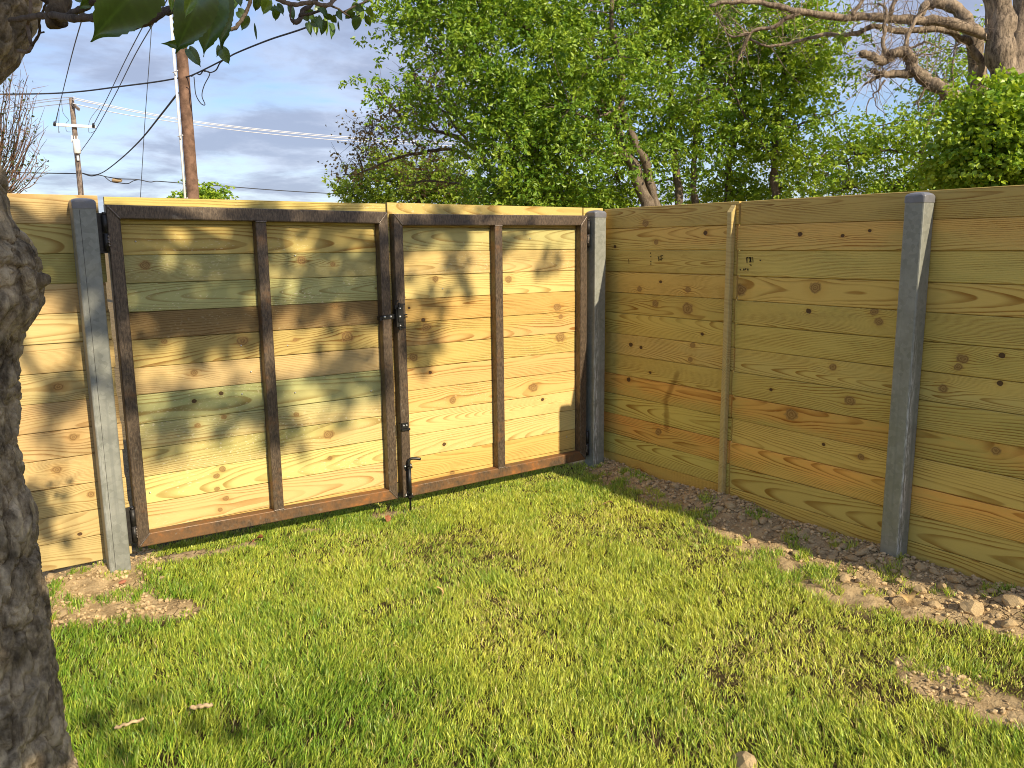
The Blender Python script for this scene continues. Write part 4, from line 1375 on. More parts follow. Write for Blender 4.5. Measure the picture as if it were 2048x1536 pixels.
# big bare oak at the right
oak = [([(2010, 480, 0), (2012, 380, 0), (2010, 300, 0), (2012, 220, 0), (2005, 130, 0), (1998, 40, 0), (1985, -60, 0)], .215, .165),
       ([(2075, 480, .8), (2062, 300, .8), (2048, 200, .8), (2036, 100, .8), (2050, 0, .8), (2075, -60, .8)], .17, .13), ([(1965, 480, .6), (1972, 300, .6), (1960, 160, .6), (1940, 60, .6), (1905, 15, .6), (1860, 8, .5), (1840, 30, .4)], .15, .05),
       ([(2000, 75, 0), (1960, 62, -.1), (1900, 48, -.4), (1840, 40, -.6), (1760, 36, -.8), (1690, 32, -1.0), (1600, 25, -1.2), (1540, 8, -1.3), (1480, 4, -1.4), (1420, 12, -1.5)], .080, .022),
       ([(1965, 170, .3), (1955, 110, .2), (1920, 75, 0), (1870, 58, -.2), (1800, 62, -.4), (1750, 50, -.6), (1710, 68, -.7), (1650, 68, -.8), (1590, 85, -.9), (1530, 92, -1.0), (1490, 75, -1.0)], .058, .012),
       ([(1600, 25, -1.2), (1550, 50, -1.2), (1500, 68, -1.2), (1480, 110, -1.2), (1472, 128, -1.2)], .032, .012), ([(1500, 68, -1.2), (1460, 70, -1.2), (1440, 40, -1.2), (1430, 20, -1.2)], .018, .006),
       ([(1935, 218, -.6), (1890, 180, -.8), (1850, 160, -.9), (1825, 135, -1.0), (1818, 112, -1.0), (1800, 103, -1.1), (1770, 122, -1.1), (1745, 108, -1.2), (1722, 108, -1.2)], .092, .048),
       ([(1840, 148, -.9), (1800, 146, -1.0), (1765, 148, -1.1), (1740, 140, -1.1)], .062, .03), ([(1765, 148, -1.1), (1745, 158, -1.1), (1728, 172, -1.1)], .03, .01),
       ([(1772, 122, -1.1), (1766, 85, -1.1), (1770, 55, -1.0), (1773, 20, -1.0), (1755, 5, -1.0)], .03, .012), ([(1812, 108, -1.0), (1814, 70, -.9), (1830, 40, -.8), (1850, 15, -.7)], .03, .02),
       ([(1780, 30, -.8), (1790, 0, -.8), (1795, -40, -.8)], .03, .02), ([(1705, 30, -1.0), (1720, 10, -1.0), (1735, -20, -1.0)], .028, .02),
       ([(1770, 160, -1.1), (1750, 185, -1.1), (1740, 200, -1.1), (1732, 230, -1.1)], .014, .005), ([(1750, 195, -1.1), (1752, 212, -1.1), (1775, 230, -1.1)], .009, .003),
       ([(1850, 175, -.9), (1838, 200, -.9), (1828, 208, -.9)], .016, .007), ([(1836, 203, -.9), (1835, 225, -.9)], .012, .005),
       ([(1818, 115, -1.0), (1840, 110, -1.0), (1870, 108, -1.0), (1890, 98, -1.0)], .012, .004), ([(1815, 98, -1.0), (1840, 88, -1.0), (1860, 85, -1.0), (1878, 95, -1.0)], .018, .006)]
rt = tree('bare_oak_tree', 'big pale barked oak with bare twisted limbs at the upper right', 13.0, oak, [], bark=M_OAK, seed=21, twig_r=.008)
# bare twigs of the oak
mb = MB()
r2 = np.random.default_rng(5)
src = []
for pts, r0, r1 in oak[3:14]:
    src.append(smooth_path([at(a, b, 13.0 + c) for a, b, c in pts], 10))
src = np.concatenate(src)
for k in range(330):
    p0 = src[r2.integers(len(src))]
    dv = r2.normal(size=3) * np.array([1, 0.6, 1])
    dv = dv / np.linalg.norm(dv)
    L = r2.uniform(0.15, 0.75)
    P = wiggle(p0 + np.outer(np.linspace(0, 1, 8), dv * L) + np.outer(np.linspace(0, 1, 8) ** 2, (0, 0, r2.uniform(-0.25, 0.15))), 0.08, k)
    mb.tube(P, np.linspace(0.0055, 0.0016, 8), 4, caps=False, col=(1, 1, 1) if r2.random() < .7 else (1.6, 1.6, 1.6))
    if r2.random() < 0.6:
        e = P[4] + r2.normal(size=3) * 0.2
        mb.tube(wiggle(np.linspace(P[4], e, 5), 0.04, k + 900), np.linspace(0.0035, 0.0012, 5), 4, caps=False, col=(1.2, 1.2, 1.2))
mb.build('twigs', M_OAK, rt, parent_loc(rt), smooth=True)
tree('ivy_mass', 'bright yellow green ivy mounded over the foot of the bare oak at the right edge', 11.5,
     [([(2000, 480, 0), (1998, 380, 0), (1990, 300, 0), (1985, 240, 0)], .06, .03), ([(1998, 380, 0), (1940, 330, 0), (1920, 290, 0)], .04, .02)],
     [(1990, 250, -.2, 62, 70, .6, 92), (2045, 270, -.2, 60, 90, .6, 95), (1955, 300, 0, 48, 56, .6, 50), (1990, 340, -.1, 85, 45, .6, 80), (2060, 350, -.1, 50, 50, .6, 45), (1950, 215, 0, 28, 34, .4, 16), (1925, 340, .3, 34, 40, .5, 22)],
     leaf=.062, per=70, tone=((0.16, 0.31, 0.018), (0.40, 0.52, 0.045)), seed=25, spread=.17, hole=.34, cat='ivy', droop=.5, slim=.45)

# feathery bare shrub at the far left
root = empty('twiggy_shrub', list(at(-10, 480, 7.5)[:2]) + [0.0], 'feathery shrub with reddish twig tips beyond the fence at the left edge', 'shrub')
mb, mbl = MB(), MB()
r3 = np.random.default_rng(8)
b0 = at(-45, 420, 7.5)
for k in range(62):
    tx, ty = r3.uniform(-60, 100), 0
    ty = 120 + 160 * (max(0, tx - 30) / 80) ** 1.3 + r3.uniform(0, 130)
    e = at(tx, ty, 7.5 + r3.uniform(-.4, .4))
    mid = at(-45 + (tx + 45) * .62 + r3.uniform(-8, 8), 420 - (420 - ty) * 0.38, 7.5)
    P = wiggle(smooth_path([b0 + r3.normal(size=3) * .05, mid, e], 7), 0.035, k)
    red = r3.random() < .55
    mb.tube(P, np.linspace(0.006, 0.0016, len(P)), 4, caps=False, col=(1.3, 0.95, 0.85) if red else (.8, .8, .75))
    for j in range(4, len(P)):
        for _ in range(1):
            e2 = P[j] + r3.normal(size=3) * np.array([.05, .05, .03]) + np.array([0, 0, .07])
            mb.tube(np.linspace(P[j], e2, 3), np.linspace(0.0022, 0.001, 3), 3, caps=False, col=(1.3, 1.0, 0.92) if red else (.9, .85, .8))
    m_ = r3.integers(4, 14)
    C_ = P[r3.integers(4, len(P), m_)] + r3.normal(size=(m_, 3)) * .035
    leaf_cloud(mbl, C_, .026, tone=((0.03, 0.045, 0.012), (0.10, 0.13, 0.035)))
mb.build('branches', M_LIMB, root, parent_loc(root))
mbl.build('crown', M_LEAF, root, parent_loc(root))

# ------------------------------------------------------------------ utility poles and wires
def pole(name, label, dist, px_top, py_top, px_bot, py_bot, w0, w1, mat):
    a, b = at(px_top, py_top, dist), at(px_bot, py_bot, dist)
    b = b + (b - a) * ((0 - b[2]) / (b[2] - a[2])) if abs(b[2] - a[2]) > 1e-6 else b
    b = np.array([b[0], b[1], 0.0])
    top = np.array([b[0], b[1], a[2]])
    root = empty(name, b, label, 'utility pole')
    mb = MB()
    n = 12
    t = np.linspace(0, 1, n)[:, None]
    mb.tube(b - np.array([0, 0, .3]) + (top + np.array([0, 0, .3]) - b) * t, np.linspace(w0, w1, n), 14)
    mb.build('pole_shaft', mat, root, b, smooth=True)
    return root, b, top


pn, pb, pt = pole('utility_pole', 'near brown wooden utility pole with a white conduit up its left side', 20.0, 361, -60, 389.5, 393, .145, .115, M_POLE)
side = np.array([RX[0], RX[1], 0]) / np.hypot(RX[0], RX[1])
mb = MB()
mb.tube([pb - side * .165 - FW * .03, pb - side * .165 - FW * .03 + np.array([0, 0, pt[2]])], .030, 10)
cdt = mb.build('conduit', M_WHITE, pn, pb, smooth=True)
mb = MB()
for z in np.arange(2.6, pt[2], 1.35):
    mb.tube([pb + np.array([0, 0, z]) - side * .21 - FW * .06, pb + np.array([0, 0, z]) - FW * .16 - side * .06], .012, 6)
mb.build('conduit_strap', M_ALU, pn, pb)
fn, fb, ft = pole('utility_pole', 'far utility pole with white crossarm and transformer', 46.0, 142, 196, 162, 390, .15, .11, M_POLE2)
def fpx(px, py, e=0): return at(px, py, 46.0 + e)
mb = MB()
bar(mb, fpx(106, 249, -.2), fpx(191, 254, -.2), (0, 0, 1), .13, .11, .01)
mb.build('crossarm', M_WHITE, fn, fpx(148, 251), smooth=False)
for px in (109.5, 187):
    mb = MB()
    c = fpx(px, 249 if px < 150 else 252, -.3)
    mb.tube([c - np.array([0, 0, .08]), c + np.array([0, 0, .02]), c + np.array([0, 0, .14])], [.05, .07, .035], 8)
    mb.build('insulator', M_CABLE, fn, c)
mb = MB()
c = fpx(153.5, 293, -.28)
mb.tube([c - np.array([0, 0, .33]), c - np.array([0, 0, .30]), c + np.array([0, 0, .28]), c + np.array([0, 0, .34])], [.14, .165, .165, .12], 14)
tfm = mb.build('transformer', M_WHITE, fn, c, smooth=True)
mb = MB()
for dx_ in (-.07, .07):
    p = c + side * dx_ + np.array([0, 0, .34])
    mb.tube([p, p + np.array([0, 0, .16])], [.03, .018], 8)
mb.build('bushing', M_WHITE, tfm, c + np.array([0, 0, .4]))
mb = MB()
p = fpx(144, 278, -.2)
mb.tube([p - np.array([0, 0, .16]), p + np.array([0, 0, .16])], .045, 8)
mb.build('cutout', M_WHITE, fn, p)
mb = MB()
p = fpx(156, 316, -.2)
mb.tube([p - np.array([0, 0, .12]), p + np.array([0, 0, .12])], .06, 8)
mb.build('cutout', M_WHITE, fn, p)
mb = MB()
bar(mb, fpx(144, 207, -.1), fpx(158, 219, -.5), (0, 0, 1), .12, .10, .01)
mb.build('bracket_arm', M_POLE2, fn, fpx(150, 212))
mb = MB()
for pts in ([(112, 248), (118, 218), (117, 262), (120, 263)], [(123, 200), (126, 225), (137, 240), (132, 247), (133, 262), (142, 264)], [(200, 212), (180, 240), (178, 265), (192, 260), (188, 253)]):
    mb.tube(smooth_path([fpx(a, b, -.25) for a, b in pts], 6), .012, 5)
mb.build('jumper_wire', M_THIN, fn, fpx(150, 240))


def wire(label, pts, r, mat=None, n=8, group='overhead wires'):
    P = smooth_path([at(a, b, c) for a, b, c in pts], n)
    mb = MB()
    mb.tube(P, r, 6)
    o = mb.build('overhead_wire', mat or M_CABLE, None, P[0])
    return tag(o, label, 'wire', group)


wire('thick dark service cable running past the near pole and rising right towards the leaves', [(-120, 190, 24), (0, 188.5, 23), (100, 187, 22.5), (170, 182, 22), (240, 173, 21), (310, 164, 20.5), (357, 156, 20), (385, 150, 19.7), (450, 118, 18.3), (475, 105, 18), (540, 79, 17), (620, 52, 16), (760, -8, 14.5)], .017)
wire('looped slack cable hanging beside the near pole', [(388, 154, 19.7), (389, 165, 19.6), (392, 190, 19.6), (402, 207, 19.6), (410, 209, 19.6), (404, 192, 19.6), (408, 172, 19.6), (419, 150, 19.5), (417, 143, 19.5), (408, 143, 19.5)], .011)
wire('tangled lashing cable wound along the service cable right of the near pole', [(383, 153, 19.6), (392, 147, 19.5), (400, 149, 19.4), (408, 141, 19.3), (420, 145, 19.2), (432, 140, 19.0), (440, 126, 18.8), (452, 117, 18.3)], .013)
wire('dark cable sagging from the near pole down left to the far pole', [(356, 186, 20.2), (320, 232, 24), (280, 281, 29), (240, 319, 35), (205, 345, 41), (183, 350, 44), (164, 346, 46)], .022)
wire('thin cable level with the fence top running left from the far pole', [(-120, 344, 60), (0, 345, 54), (80, 346, 50), (163, 347.5, 46)], .026)
wire('cable with splices running from the far pole low to the right above the fence', [(165, 347, 46), (182, 352, 45.8), (197, 350, 45.6), (215, 354, 45.5), (240, 357.5, 45), (275, 359, 45), (300, 364, 45), (315, 362.5, 45), (360, 366, 45), (430, 371, 46), (560, 381, 47), (680, 388, 48), (830, 396, 50), (960, 402, 52)], .022)
wire('short slack splice loop under the low cable right of the far pole', [(209, 353, 45.4), (222, 363, 45.3), (240, 366, 45.3), (256, 367, 45.3), (266, 362, 45.3), (276, 359.5, 45)], .02)
mb = MB()
c = at(234, 360.5, 45.2)
mb.tube([c - side * .24, c - side * .19, c + side * .19, c + side * .24], [.05, .10, .10, .05], 8)
sc_ = mb.build('cable_splice_box', M_STICK, None, c, smooth=True)
tag(sc_, 'tan splice closure hanging on the low cable right of the far pole', 'splice box')
for i, (y0, y1, y2, y3, lab) in enumerate(((194.5, 200, 238, 271, 'topmost of three white sunlit wires sweeping right from the far pole'), (199, 203, 240.5, 274, 'middle of three white sunlit wires sweeping right from the far pole'), (207, 212, 246, 279, 'lowest of three white sunlit wires sweeping right from the far pole'))):
    wire(lab, [(-150, y0 + 46, 70), (0, y0 + 20, 56), (80, y0 + 6, 50), (142, y0, 46), (158, y1 - 2, 46), (250, y1 + 17, 49), (357, y2 - 1, 53), (450, y2 + 12, 57), (560, y2 + 24, 61), (700, y3 + 3, 66), (860, y3 + 11, 72), (1000, y3 + 14, 78)], .021, M_ALU)
wire('thin wire rising steeply from the left end of the far crossarm', [(110, 248, 46), (124, 190, 40), (145, 105, 31), (165, 35, 25), (180, -20, 21)], .016, M_THIN)
wire('left of two thin parallel wires rising right from the far crossarm', [(187, 250, 46), (215, 195, 40), (250, 122, 33), (290, 45, 27), (325, -20, 23)], .015, M_THIN)
wire('right of two thin parallel wires rising right from the far transformer', [(160, 305, 46), (190, 262, 42), (230, 190, 36), (270, 110, 30), (312, 38, 25), (345, -20, 22)], .015, M_THIN)
wire('faint near vertical guy wire between the two poles', [(304, 40, 40), (298, 130, 41), (290, 240, 43), (281, 392, 46), (278, 440, 47)], .016, M_THIN)

# ------------------------------------------------------------------ the near tree
edge = np.array([(-90, 95), (0, 80), (40, 72), (80, 50), (110, 38), (135, 15), (160, -12), (220, -45), (290, -25), (340, 5), (385, 10), (430, 17), (450, 28), (475, 45), (500, 60), (540, 76), (575, 80), (600, 88), (618, 86), (635, 72), (660, 50), (690, 34), (730, 27), (760, 38),
                 (785, 41), (800, 32), (880, 38), (930, 45), (1000, 55), (1040, 68), (1080, 71), (1100, 68), (1150, 76), (1200, 88), (1240, 95), (1300, 105), (1360, 120), (1400, 128), (1470, 138), (1540, 152), (1650, 175), (1800, 215)], float)
D0 = 2.05
trk = empty('near_tree', list(at(-20, 1536, D0)[:2]) + [0.0], 'rough barked tree at the left edge with large leaves hanging along the top', 'tree')
pys = np.concatenate([np.linspace(-620, -90, 40), np.linspace(-90, 1800, 620)])
e_ = np.interp(pys, edge[:, 0], edge[:, 1])
ker = np.hanning(61)
ker /= ker.sum()
cxp = np.interp(pys, [-620, -90, 80, 220, 340, 500, 700, 1000, 1300, 1536, 1800], [60, -50, -75, -165, -110, -72, -72, -62, -45, -25, -10])
rr_px = np.maximum(e_ - cxp, 55)
rs = np.convolve(np.pad(rr_px, 30, mode='edge'), ker, 'valid')
lump = rr_px - rs
ctr = np.array([at(a, b, D0) for a, b in zip(cxp, pys)])
_d = ctr - CAM
mpp = (_d @ FW) / F * (np.hypot(_d[:, 0] * FW[0] + _d[:, 1] * FW[1], 0) / np.hypot(_d[:, 0], _d[:, 1]) / np.hypot(FW[0], FW[1]))
nth = 300
th = np.arange(nth) / nth * 2 * math.pi
_m = ctr[300] - CAM
FWh = np.array([_m[0], _m[1], 0]) / np.hypot(_m[0], _m[1])
RXh = np.array([FWh[1], -FWh[0], 0])
cosr = np.cos(th)[None, :]
R_ = rs[:, None] * mpp[:, None] + lump[:, None] * mpp[:, None] * np.clip(cosr, 0, 1) ** 2
# plated bark as real relief
arc = th[None, :] * 0.17 + 0 * R_
zz_ = ctr[:, 2][:, None] + 0 * R_
ca, sa = np.cos(th)[None, :] + 0 * R_, np.sin(th)[None, :] + 0 * R_
Pc = np.stack([ca * 0.16, sa * 0.16, zz_], -1)
wv = np.stack([fbm(Pc * 9, 3, 90 + k_) - 0.5 for k_ in range(3)], -1)
Pw = Pc + wv * np.array([0.05, 0.05, 0.10])


def plates(P, fx, fz, sd):
    n_ = fbm(P * np.array([fx, fx, fz]), 2, sd, 0.4)
    return np.clip(np.abs(2 * n_ - 1) * 3.0, 0, 1) ** 0.5


pl1 = plates(Pw, 27, 13.0, 101)
pl2 = plates(Pw, 62, 36.0, 111)
pl3 = fbm(Pw * np.array([150, 150, 90]), 3, 121)
broad = fbm(Pc * np.array([10, 10, 5]), 3, 131)
rel = 0.020 * pl1 * (0.6 + 0.8 * broad) + 0.0075 * pl2 + 0.006 * (pl3 - 0.5) + 0.012 * (broad - 0.5)
cid, cid2 = fbm(Pw * np.array([24, 24, 14]), 2, 141), fbm(Pw * np.array([70, 70, 45]), 2, 151)
wrap = np.minimum(th, 2 * math.pi - th)[None, :]          # hide the seam on the far left side
R_ = R_ + rel - 0.017
th2 = th
V = ctr[:, None, :] + R_[..., None] * (np.cos(th2)[None, :, None] * RXh + np.sin(th2)[None, :, None] * (-FWh))
tone = 0.95 + 1.1 * (cid - 0.5) + 1.0 * (cid2 - 0.5)
tone = np.clip(tone, 0.35, 1.7)
mb = MB()
nr_, nc_ = R_.shape
i_, j_ = np.meshgrid(np.arange(nr_ - 1), np.arange(nc_), indexing='ij')
jn_ = (j_ + 1) % nc_
q = np.stack([i_ * nc_ + j_, i_ * nc_ + jn_, (i_ + 1) * nc_ + jn_, (i_ + 1) * nc_ + j_], -1).reshape(-1, 4)
mb.add(V.reshape(-1, 3), q, None, np.stack([tone, tone, tone], -1).reshape(-1, 3) * np.array([1.35, 1.31, 1.25]))
mb.build('trunk', M_BARK, trk, parent_loc(trk), smooth=True)
# burr and stubs on the trunk
mb = MB()
p0, p1 = at(60, 566, D0 - .03), at(95, 560, D0 - .05)
mb.tube(wiggle(np.linspace(p0, p1, 5), .004, 3), [.022, .020, .017, .015, .011], 10, col=(.9, .85, .8))
mb.build('branch_stub', M_BARK, trk, p1, smooth=True)
# sawn limb stub that hangs at the top, and the dark branches
def nbranch(name, pts, r0, r1, mat=M_TWIG, k=8, col=(1, 1, 1)):
    P = smooth_path([at(a, b, c) for a, b, c in pts], 7)
    P = wiggle(P, r0 * 0.5, int(abs(pts[0][0])) % 50)
    mb = MB()
    mb.tube(P, np.linspace(r0, r1, len(P)) * (1 + 0.12 * np.sin(np.arange(len(P)) * 1.9)), k, col=col)
    return mb.build(name, mat, trk, P[0], smooth=True)


nbranch('limb_stub', [(70, -130, 1.25), (95, -40, 1.2), (112, 10, 1.18), (117, 38, 1.17), (119, 47, 1.17)], .018, .0075, M_BARK, 12, (.5, .45, .42))
nbranch('branch', [(20, 40, 1.8), (60, 35, 1.35), (105, 32, 1.15), (150, 36, 1.0), (190, 38, .95), (250, 55, .85), (300, 40, .8), (330, 24, .8), (365, 8, .85), (420, -20, .9)], .0042, .0036)
nbranch('branch', [(118, 36, 1.16), (145, 27, 1.05), (172, 12, 1.0), (210, -12, .95)], .0042, .0030)
nbranch('branch', [(440, 58, 1.45), (455, 60, 1.45), (470, 56, 1.45), (484, 40, 1.45), (494, 18, 1.45), (506, -20, 1.45)], .0034, .0028)
nbranch('branch', [(585, 44, 1.6), (596, 42, 1.6), (605, 22, 1.62), (622, 10, 1.65), (640, -10, 1.7)], .0048, .0040)
nbranch('branch', [(540, -12, 1.6), (566, 4, 1.6), (590, 9, 1.6), (620, 6, 1.6), (652, 10, 1.6), (668, 0, 1.62), (690, -20, 1.65)], .0042, .0036, M_TWIG, 8, (2.0, 1.9, 1.7))
nbranch('branch', [(600, 30, 1.6), (640, 22, 1.65), (668, 0, 1.7), (688, -16, 1.7)], .0028, .002)
nbranch('branch', [(655, 8, 1.65), (676, 18, 1.7), (690, 27, 1.7), (706, 36, 1.72), (720, 30, 1.72)], .0022, .0014)
nbranch('branch', [(690, 24, 1.7), (705, 15, 1.72), (728, 4, 1.75), (760, -16, 1.8)], .0020, .0014)
nbranch('branch', [(582, 10, 1.6), (580, 30, 1.6), (585, 44, 1.6), (596, 45, 1.6)], .0018, .0016)
nbranch('branch', [(62, -20, 1.5), (61, 10, 1.5), (60, 30, 1.5), (56, 52, 1.52), (60, 80, 1.5), (64, 91, 1.5), (55, 103, 1.5), (36, 101, 1.55)], .0022, .0030, M_TWIG, 8, (1.5, 1.4, 1.3))
nbranch('branch', [(93, 5, 1.4), (86, 22, 1.42), (79, 40, 1.45), (79, 66, 1.47), (64, 92, 1.5)], .0016, .0022)
nbranch('branch', [(88, 64, 1.45), (79, 66, 1.47)], .0012, .0014)

# large leaves, a few shapes shared between all copies
def big_leaf_mesh(kind):
    r = np.random.default_rng(100 + kind)
    n, k = 29, 17
    V, C = [], []
    base = np.array([(0.058, 0.110, 0.015), (0.072, 0.135, 0.016), (0.165, 0.255, 0.022)][kind % 3])
    for i in range(n):
        t = i / (n - 1)
        if kind == 3:                      # narrow leaf
            wd = 0.17 * math.sin(math.pi * min(1, t * 0.97 + .02)) ** 0.8
        else:                              # heart shape with a drawn-out tip
            wd = 0.44 * (math.sin(math.pi * min(1.0, (t * 0.93 + 0.055)) ** 0.72)) ** 0.9 * (1 if t < .82 else 1 - ((t - .82) / .18) ** 0.7 * .75)
        for j in range(k):
            s = (j / (k - 1) - 0.5) * 2
            serr = 1 + 0.05 * math.sin(i * 2.9 + kind) * (abs(s) > .9)
            yy = s * wd * serr
            back = -0.10 * (abs(s) ** 1.5) * (1 - t) if kind != 3 else 0
            zz = 0.10 * abs(s) * wd * 2 + 0.05 * math.sin(t * 5 + s * 2 + kind) - 0.12 * t * t
            V.append((t + back, yy, zz))
            fv = (t * 6.5 - abs(s) * 1.1) % 1.0
            vein = 1.0 if j == k // 2 else max(0.0, 1 - abs(fv - 0.5) / 0.16) * 0.55
            zz += 0.006 * vein
            V[-1] = (V[-1][0], V[-1][1], zz)
            C.append(base * (0.90 + 0.14 * r.random()) * (1 + 0.55 * vein))
    q = [(i * k + j, i * k + j + 1, (i + 1) * k + j + 1, (i + 1) * k + j) for i in range(n - 1) for j in range(k - 1)]
    mb = MB()
    mb.add(V, q, None, C)
    return mb.mesh('leaf', M_BIGLEAF, smooth=True)


LEAFM = [big_leaf_mesh(i) for i in range(4)]


def leaf(tip, base, dist, kind, roll=0.0, width=None, db=0.0):
    a, b = at(base[0], base[1], dist + db), at(tip[0], tip[1], dist)
    L = np.linalg.norm(b - a)
    x = (b - a) / L
    nrm = -(a + b) / 2 + CAM
    nrm = nrm - x * (nrm @ x)
    nrm /= np.linalg.norm(nrm)
    y = np.cross(nrm, x)
    nn = nrm * math.cos(roll) + y * math.sin(roll)
    yy = np.cross(nn, x)
    s = L if width is None else width * (((a + b) / 2 - CAM) @ FW / F) / 0.98
    M = Matrix.Identity(4)
    pl = parent_loc(trk)
    for i in range(3):
        M[i][0], M[i][1], M[i][2], M[i][3] = x[i] * L, yy[i] * s, nn[i] * L, (a - pl)[i]
    o = bpy.data.objects.new('leaf', LEAFM[kind])
    COL.objects.link(o)
    o.parent = trk
    o.matrix_local = M
    return o


leaf((187, 84), (296, -58), .62, 0, .15, 128)
leaf((356, 106), (404, -24), .74, 0, .2, 92)
leaf((404, 110), (436, -6), .78, 1, -.25, 66)
leaf((450, 96), (432, -30), .80, 0, .5, 70)
leaf((372, 34), (385, -14), .72, 2, .1, 26)
leaf((344, 24), (341, -10), .72, 2, .1, 12)
leaf((332, 90), (372, 84), 1.0, 1, .35, 27, .03)
leaf((402, 133), (377, 98), 1.0, 0, .2, 26)
leaf((458, 129), (444, 97), 1.0, 1, -.2, 25)
leaf((434, 114), (440, 92), 1.0, 0, .3, 14)
leaf((352, 68), (372, 62), .98, 0, .2, 9)
leaf((301, 57), (296, 34), .85, 0, .3, 12)
leaf((178, 4), (150, -14), 1.0, 0, .2, 30)
leaf((160, 18), (185, -6), .98, 1, .3, 26)
top = [((513, 78), (509, 46), 3, 14), ((485, 61), (492, 32), 1, 24), ((497, 40), (476, 22), 0, 22), ((463, 24), (470, -14), 1, 26), ((482, 12), (470, -20), 0, 24), ((524, 30), (538, 0), 2, 26), ((548, 22), (530, 2), 1, 20),
       ((551, 44), (553, 12), 1, 20), ((566, 26), (553, 12), 0, 22), ((588, 41), (580, 12), 1, 15), ((508, 24), (520, -8), 0, 20), ((490, 4), (505, -18), 1, 22), ((536, -2), (520, -22), 0, 22), ((455, 4), (440, -20), 1, 20),
       ((622, 70), (616, 46), 1, 15), ((634, 71), (628, 36), 2, 16), ((646, 66), (636, 34), 1, 16), ((642, 72), (650, 42), 0, 16), ((665, 74), (662, 48), 1, 18), ((655, 69), (650, 36), 2, 10), ((678, 64), (676, 42), 3, 12), ((672, 50), (664, 30), 1, 14),
       ((618, 44), (606, 24), 0, 20), ((632, 40), (612, 26), 1, 18), ((655, 32), (640, 16), 1, 18), ((668, 40), (650, 28), 0, 16), ((610, 36), (622, 18), 1, 18), ((648, 24), (630, 14), 0, 16), ((684, 42), (676, 22), 1, 14), ((640, 52), (622, 44), 0, 16),
       ((708, 63), (716, 34), 1, 22), ((724, 40), (716, 18), 2, 22), ((747, 40), (737, 14), 2, 15), ((740, 56), (734, 30), 1, 14), ((690, 40), (706, 22), 0, 18), ((702, 22), (716, 8), 1, 18), ((728, 22), (712, 12), 0, 16), ((646, 4), (636, -14), 1, 16), ((600, 4), (588, -16), 1, 18), ((572, 4), (560, -16), 0, 20)]
for i, (a, b, kd, wd) in enumerate(top):
    leaf(a, b, 1.62 + 0.05 * (i % 4), kd, random.uniform(-.5, .5), wd, random.uniform(-.03, .03))

# upper crown of the near tree: boughs that dapple the gate, plus unseen foliage added to dim skylight
cr2, bo = MB(), MB()
spots = []
FAR_, ADD_ = 1.0, 3.2


def shade_at(p, t, rad, n, size=.085):
    """a leafy spray of the crown on the sun side of point p"""
    t = t * FAR_ + ADD_
    c = np.asarray(p, float) - SUN / SUN[1] * t
    spots.append((c, rad, n, size))


for px, py, t, rad, n in [(255, 470, 3.4, .10, 16), (330, 540, 3.7, .17, 34), (400, 590, 3.9, .17, 36), (450, 510, 3.6, .14, 26), (300, 585, 3.5, .12, 20), (470, 470, 3.4, .10, 14), (560, 450, 3.6, .12, 18), (350, 640, 4.2, .15, 32), (440, 650, 4.1, .15, 30),
                          (500, 640, 4.3, .12, 22), (620, 560, 4.0, .12, 18), (660, 600, 4.1, .12, 20), (700, 500, 3.8, .14, 24), (650, 455, 3.5, .10, 14), (735, 590, 4.2, .12, 22), (720, 700, 4.6, .13, 24), (660, 740, 4.7, .12, 18), (360, 810, 5.0, .13, 20),
                          (320, 870, 5.3, .13, 20), (470, 815, 5.0, .10, 14), (540, 800, 5.0, .12, 22), (570, 860, 5.2, .10, 18), (690, 790, 4.9, .11, 18), (780, 560, 4.0, .12, 24), (780, 470, 3.7, .11, 20), (770, 760, 4.8, .10, 16), (840, 470, 3.7, .12, 20), (920, 470, 3.8, .11, 18),
                          (870, 600, 4.2, .11, 18), (830, 680, 4.5, .12, 22), (860, 690, 4.6, .08, 12), (940, 550, 4.0, .09, 12), (1040, 480, 3.9, .10, 14), (1105, 510, 4.0, .08, 10), (520, 420, 3.3, .12, 20), (700, 425, 3.3, .10, 14), (900, 425, 3.4, .10, 14), (980, 425, 3.4, .08, 10),
                          (180, 500, 3.4, .12, 20), (200, 570, 3.7, .12, 22), (190, 640, 3.9, .10, 18), (215, 690, 4.1, .10, 14), (100, 470, 3.3, .12, 22), (90, 550, 3.6, .11, 14), (150, 530, 3.5, .10, 14), (120, 790, 4.5, .11, 18), (245, 560, 3.7, .12, 20), (250, 780, 4.7, .10, 16), (500, 570, 3.8, .10, 14), (560, 600, 4.0, .08, 10)]:
    h = on(px, py, 1, -0.03)
    shade_at(h, t, rad * 1.2, int(n * 1.7), .11)
FAR_, ADD_ = 1.0, 0.0
# and the boughs that keep the trunk, the hanging leaves and the lower left of the lawn in shade
for px, py in [(20, 420), (40, 520), (60, 600), (20, 640), (0, 720), (20, 820), (10, 900), (20, 1000), (40, 1090), (30, 1180), (60, 1260), (30, 1330), (70, 1400), (20, 1450), (0, 560), (-30, 480), (-30, 680), (-30, 860), (-20, 1100), (-20, 1250), (30, 60), (0, 0), (60, 20), (10, 110), (80, 1330)]:
    shade_at(at(px, py, D0 - .12), random.uniform(2.9, 3.9), .17, 34, .095)
for px, py, dd in [(240, 20, .62), (300, 10, .62), (380, 40, .75), (420, 60, .78), (440, 20, .8), (390, 110, 1.0), (200, 20, .7), (480, 40, 1.6), (540, 20, 1.6), (640, 60, 1.65), (110, 20, 1.15), (500, 20, 1.6), (600, 30, 1.6)]:
    shade_at(at(px, py, dd), random.uniform(1.6, 2.4), .14, 24, .085)
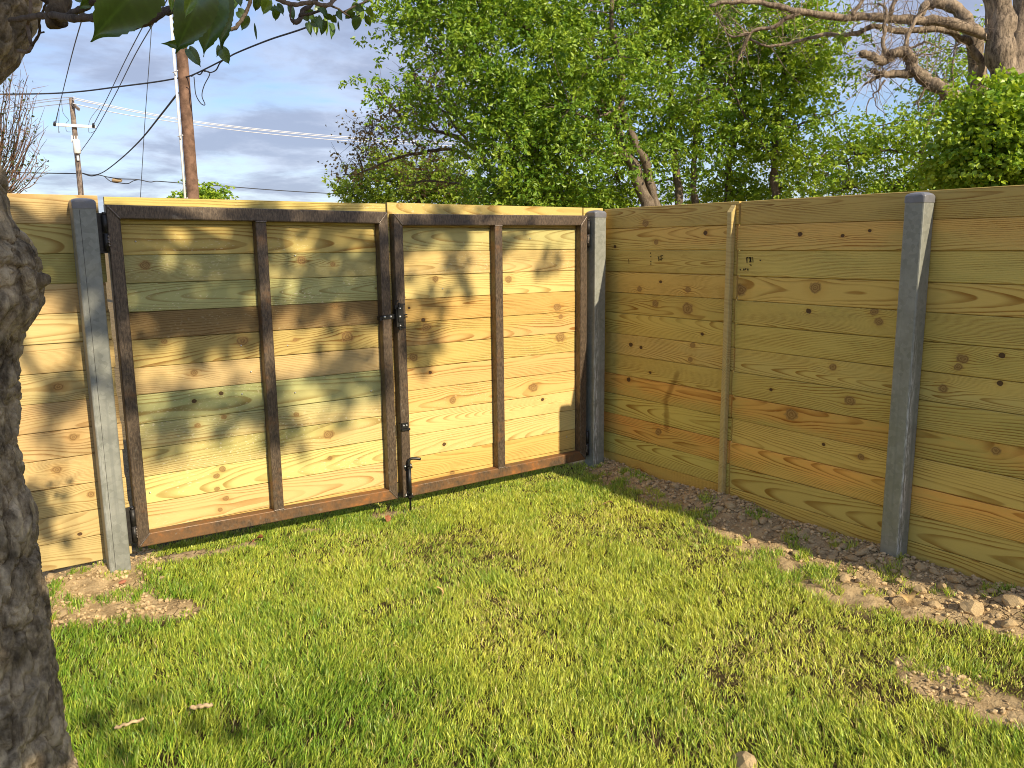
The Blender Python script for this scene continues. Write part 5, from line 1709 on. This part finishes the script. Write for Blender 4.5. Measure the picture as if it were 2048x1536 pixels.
for x, y in [(-3.35, -1.35), (-3.0, -1.95)]:
    shade_at((x, y, .05), random.uniform(5.5, 6.5), .22, 16, .095)
fork = ctr[20]
boughs = []
for e in [(-2.8, -6.6, 5.5), (-2.2, -6.7, 5.4), (-1.4, -6.9, 5.5), (-1.0, -7.2, 5.7), (-2.3, -7.9, 5.4), (-1.8, -7.6, 5.9), (-3.2, -5.3, 3.4), (-3.5, -4.6, 3.3), (-5.6, -2.2, 4.8), (-5.2, -4.2, 4.6), (-5.8, -0.6, 4.5), (-6.4, -3.2, 5.2)]:
    P = wiggle(smooth_path([fork, fork * .55 + np.array(e) * .45 + np.array([0, 0, .5]), np.array(e)], 9), .08, int(abs(e[1] * 10)))
    bo.tube(P, np.linspace(.05, .012, len(P)), 8, col=(1, 1, 1))
    boughs.append(P)
BN = np.concatenate(boughs)
for c, rad, n, size in spots:
    j = np.argmin(((BN - c) ** 2).sum(1))
    bo.tube(wiggle(np.linspace(BN[j], c, 6), .05, int(abs(c[0] * 100))), np.linspace(.008, .003, 6), 4, caps=False, col=(1, 1, 1))
    U = rng.normal(size=(n, 3))
    U /= np.linalg.norm(U, axis=1)[:, None]
    Lc = c + U * (rng.random((n, 1)) ** .5) * rad
    leaf_cloud(cr2, Lc, size, up=1.2, droop=.3, tone=((0.05, 0.12, 0.015), (0.09, 0.18, 0.022)), slim=.40)
for k in range(230):  # unseen clumps left of the view, added to block sky light
    c = np.array([-5.7, -2.4, 4.6]) + rng.normal(size=3) * np.array([0.75, 1.5, 0.75])
    c[0] = min(c[0], -4.55)
    j = np.argmin(((BN - c) ** 2).sum(1))
    bo.tube(wiggle(np.linspace(BN[j], c, 6), .05, k), np.linspace(.008, .003, 6), 4, caps=False, col=(1, 1, 1))
    leaf_cloud(cr2, c + rng.normal(size=(26, 3)) * .16, .10, up=1.2, droop=.3, tone=((0.05, 0.12, 0.015), (0.09, 0.18, 0.022)), slim=.40)
bo.build('boughs', M_TWIG, trk, fork, smooth=True)
cr2.build('crown', M_LEAF, trk, fork)
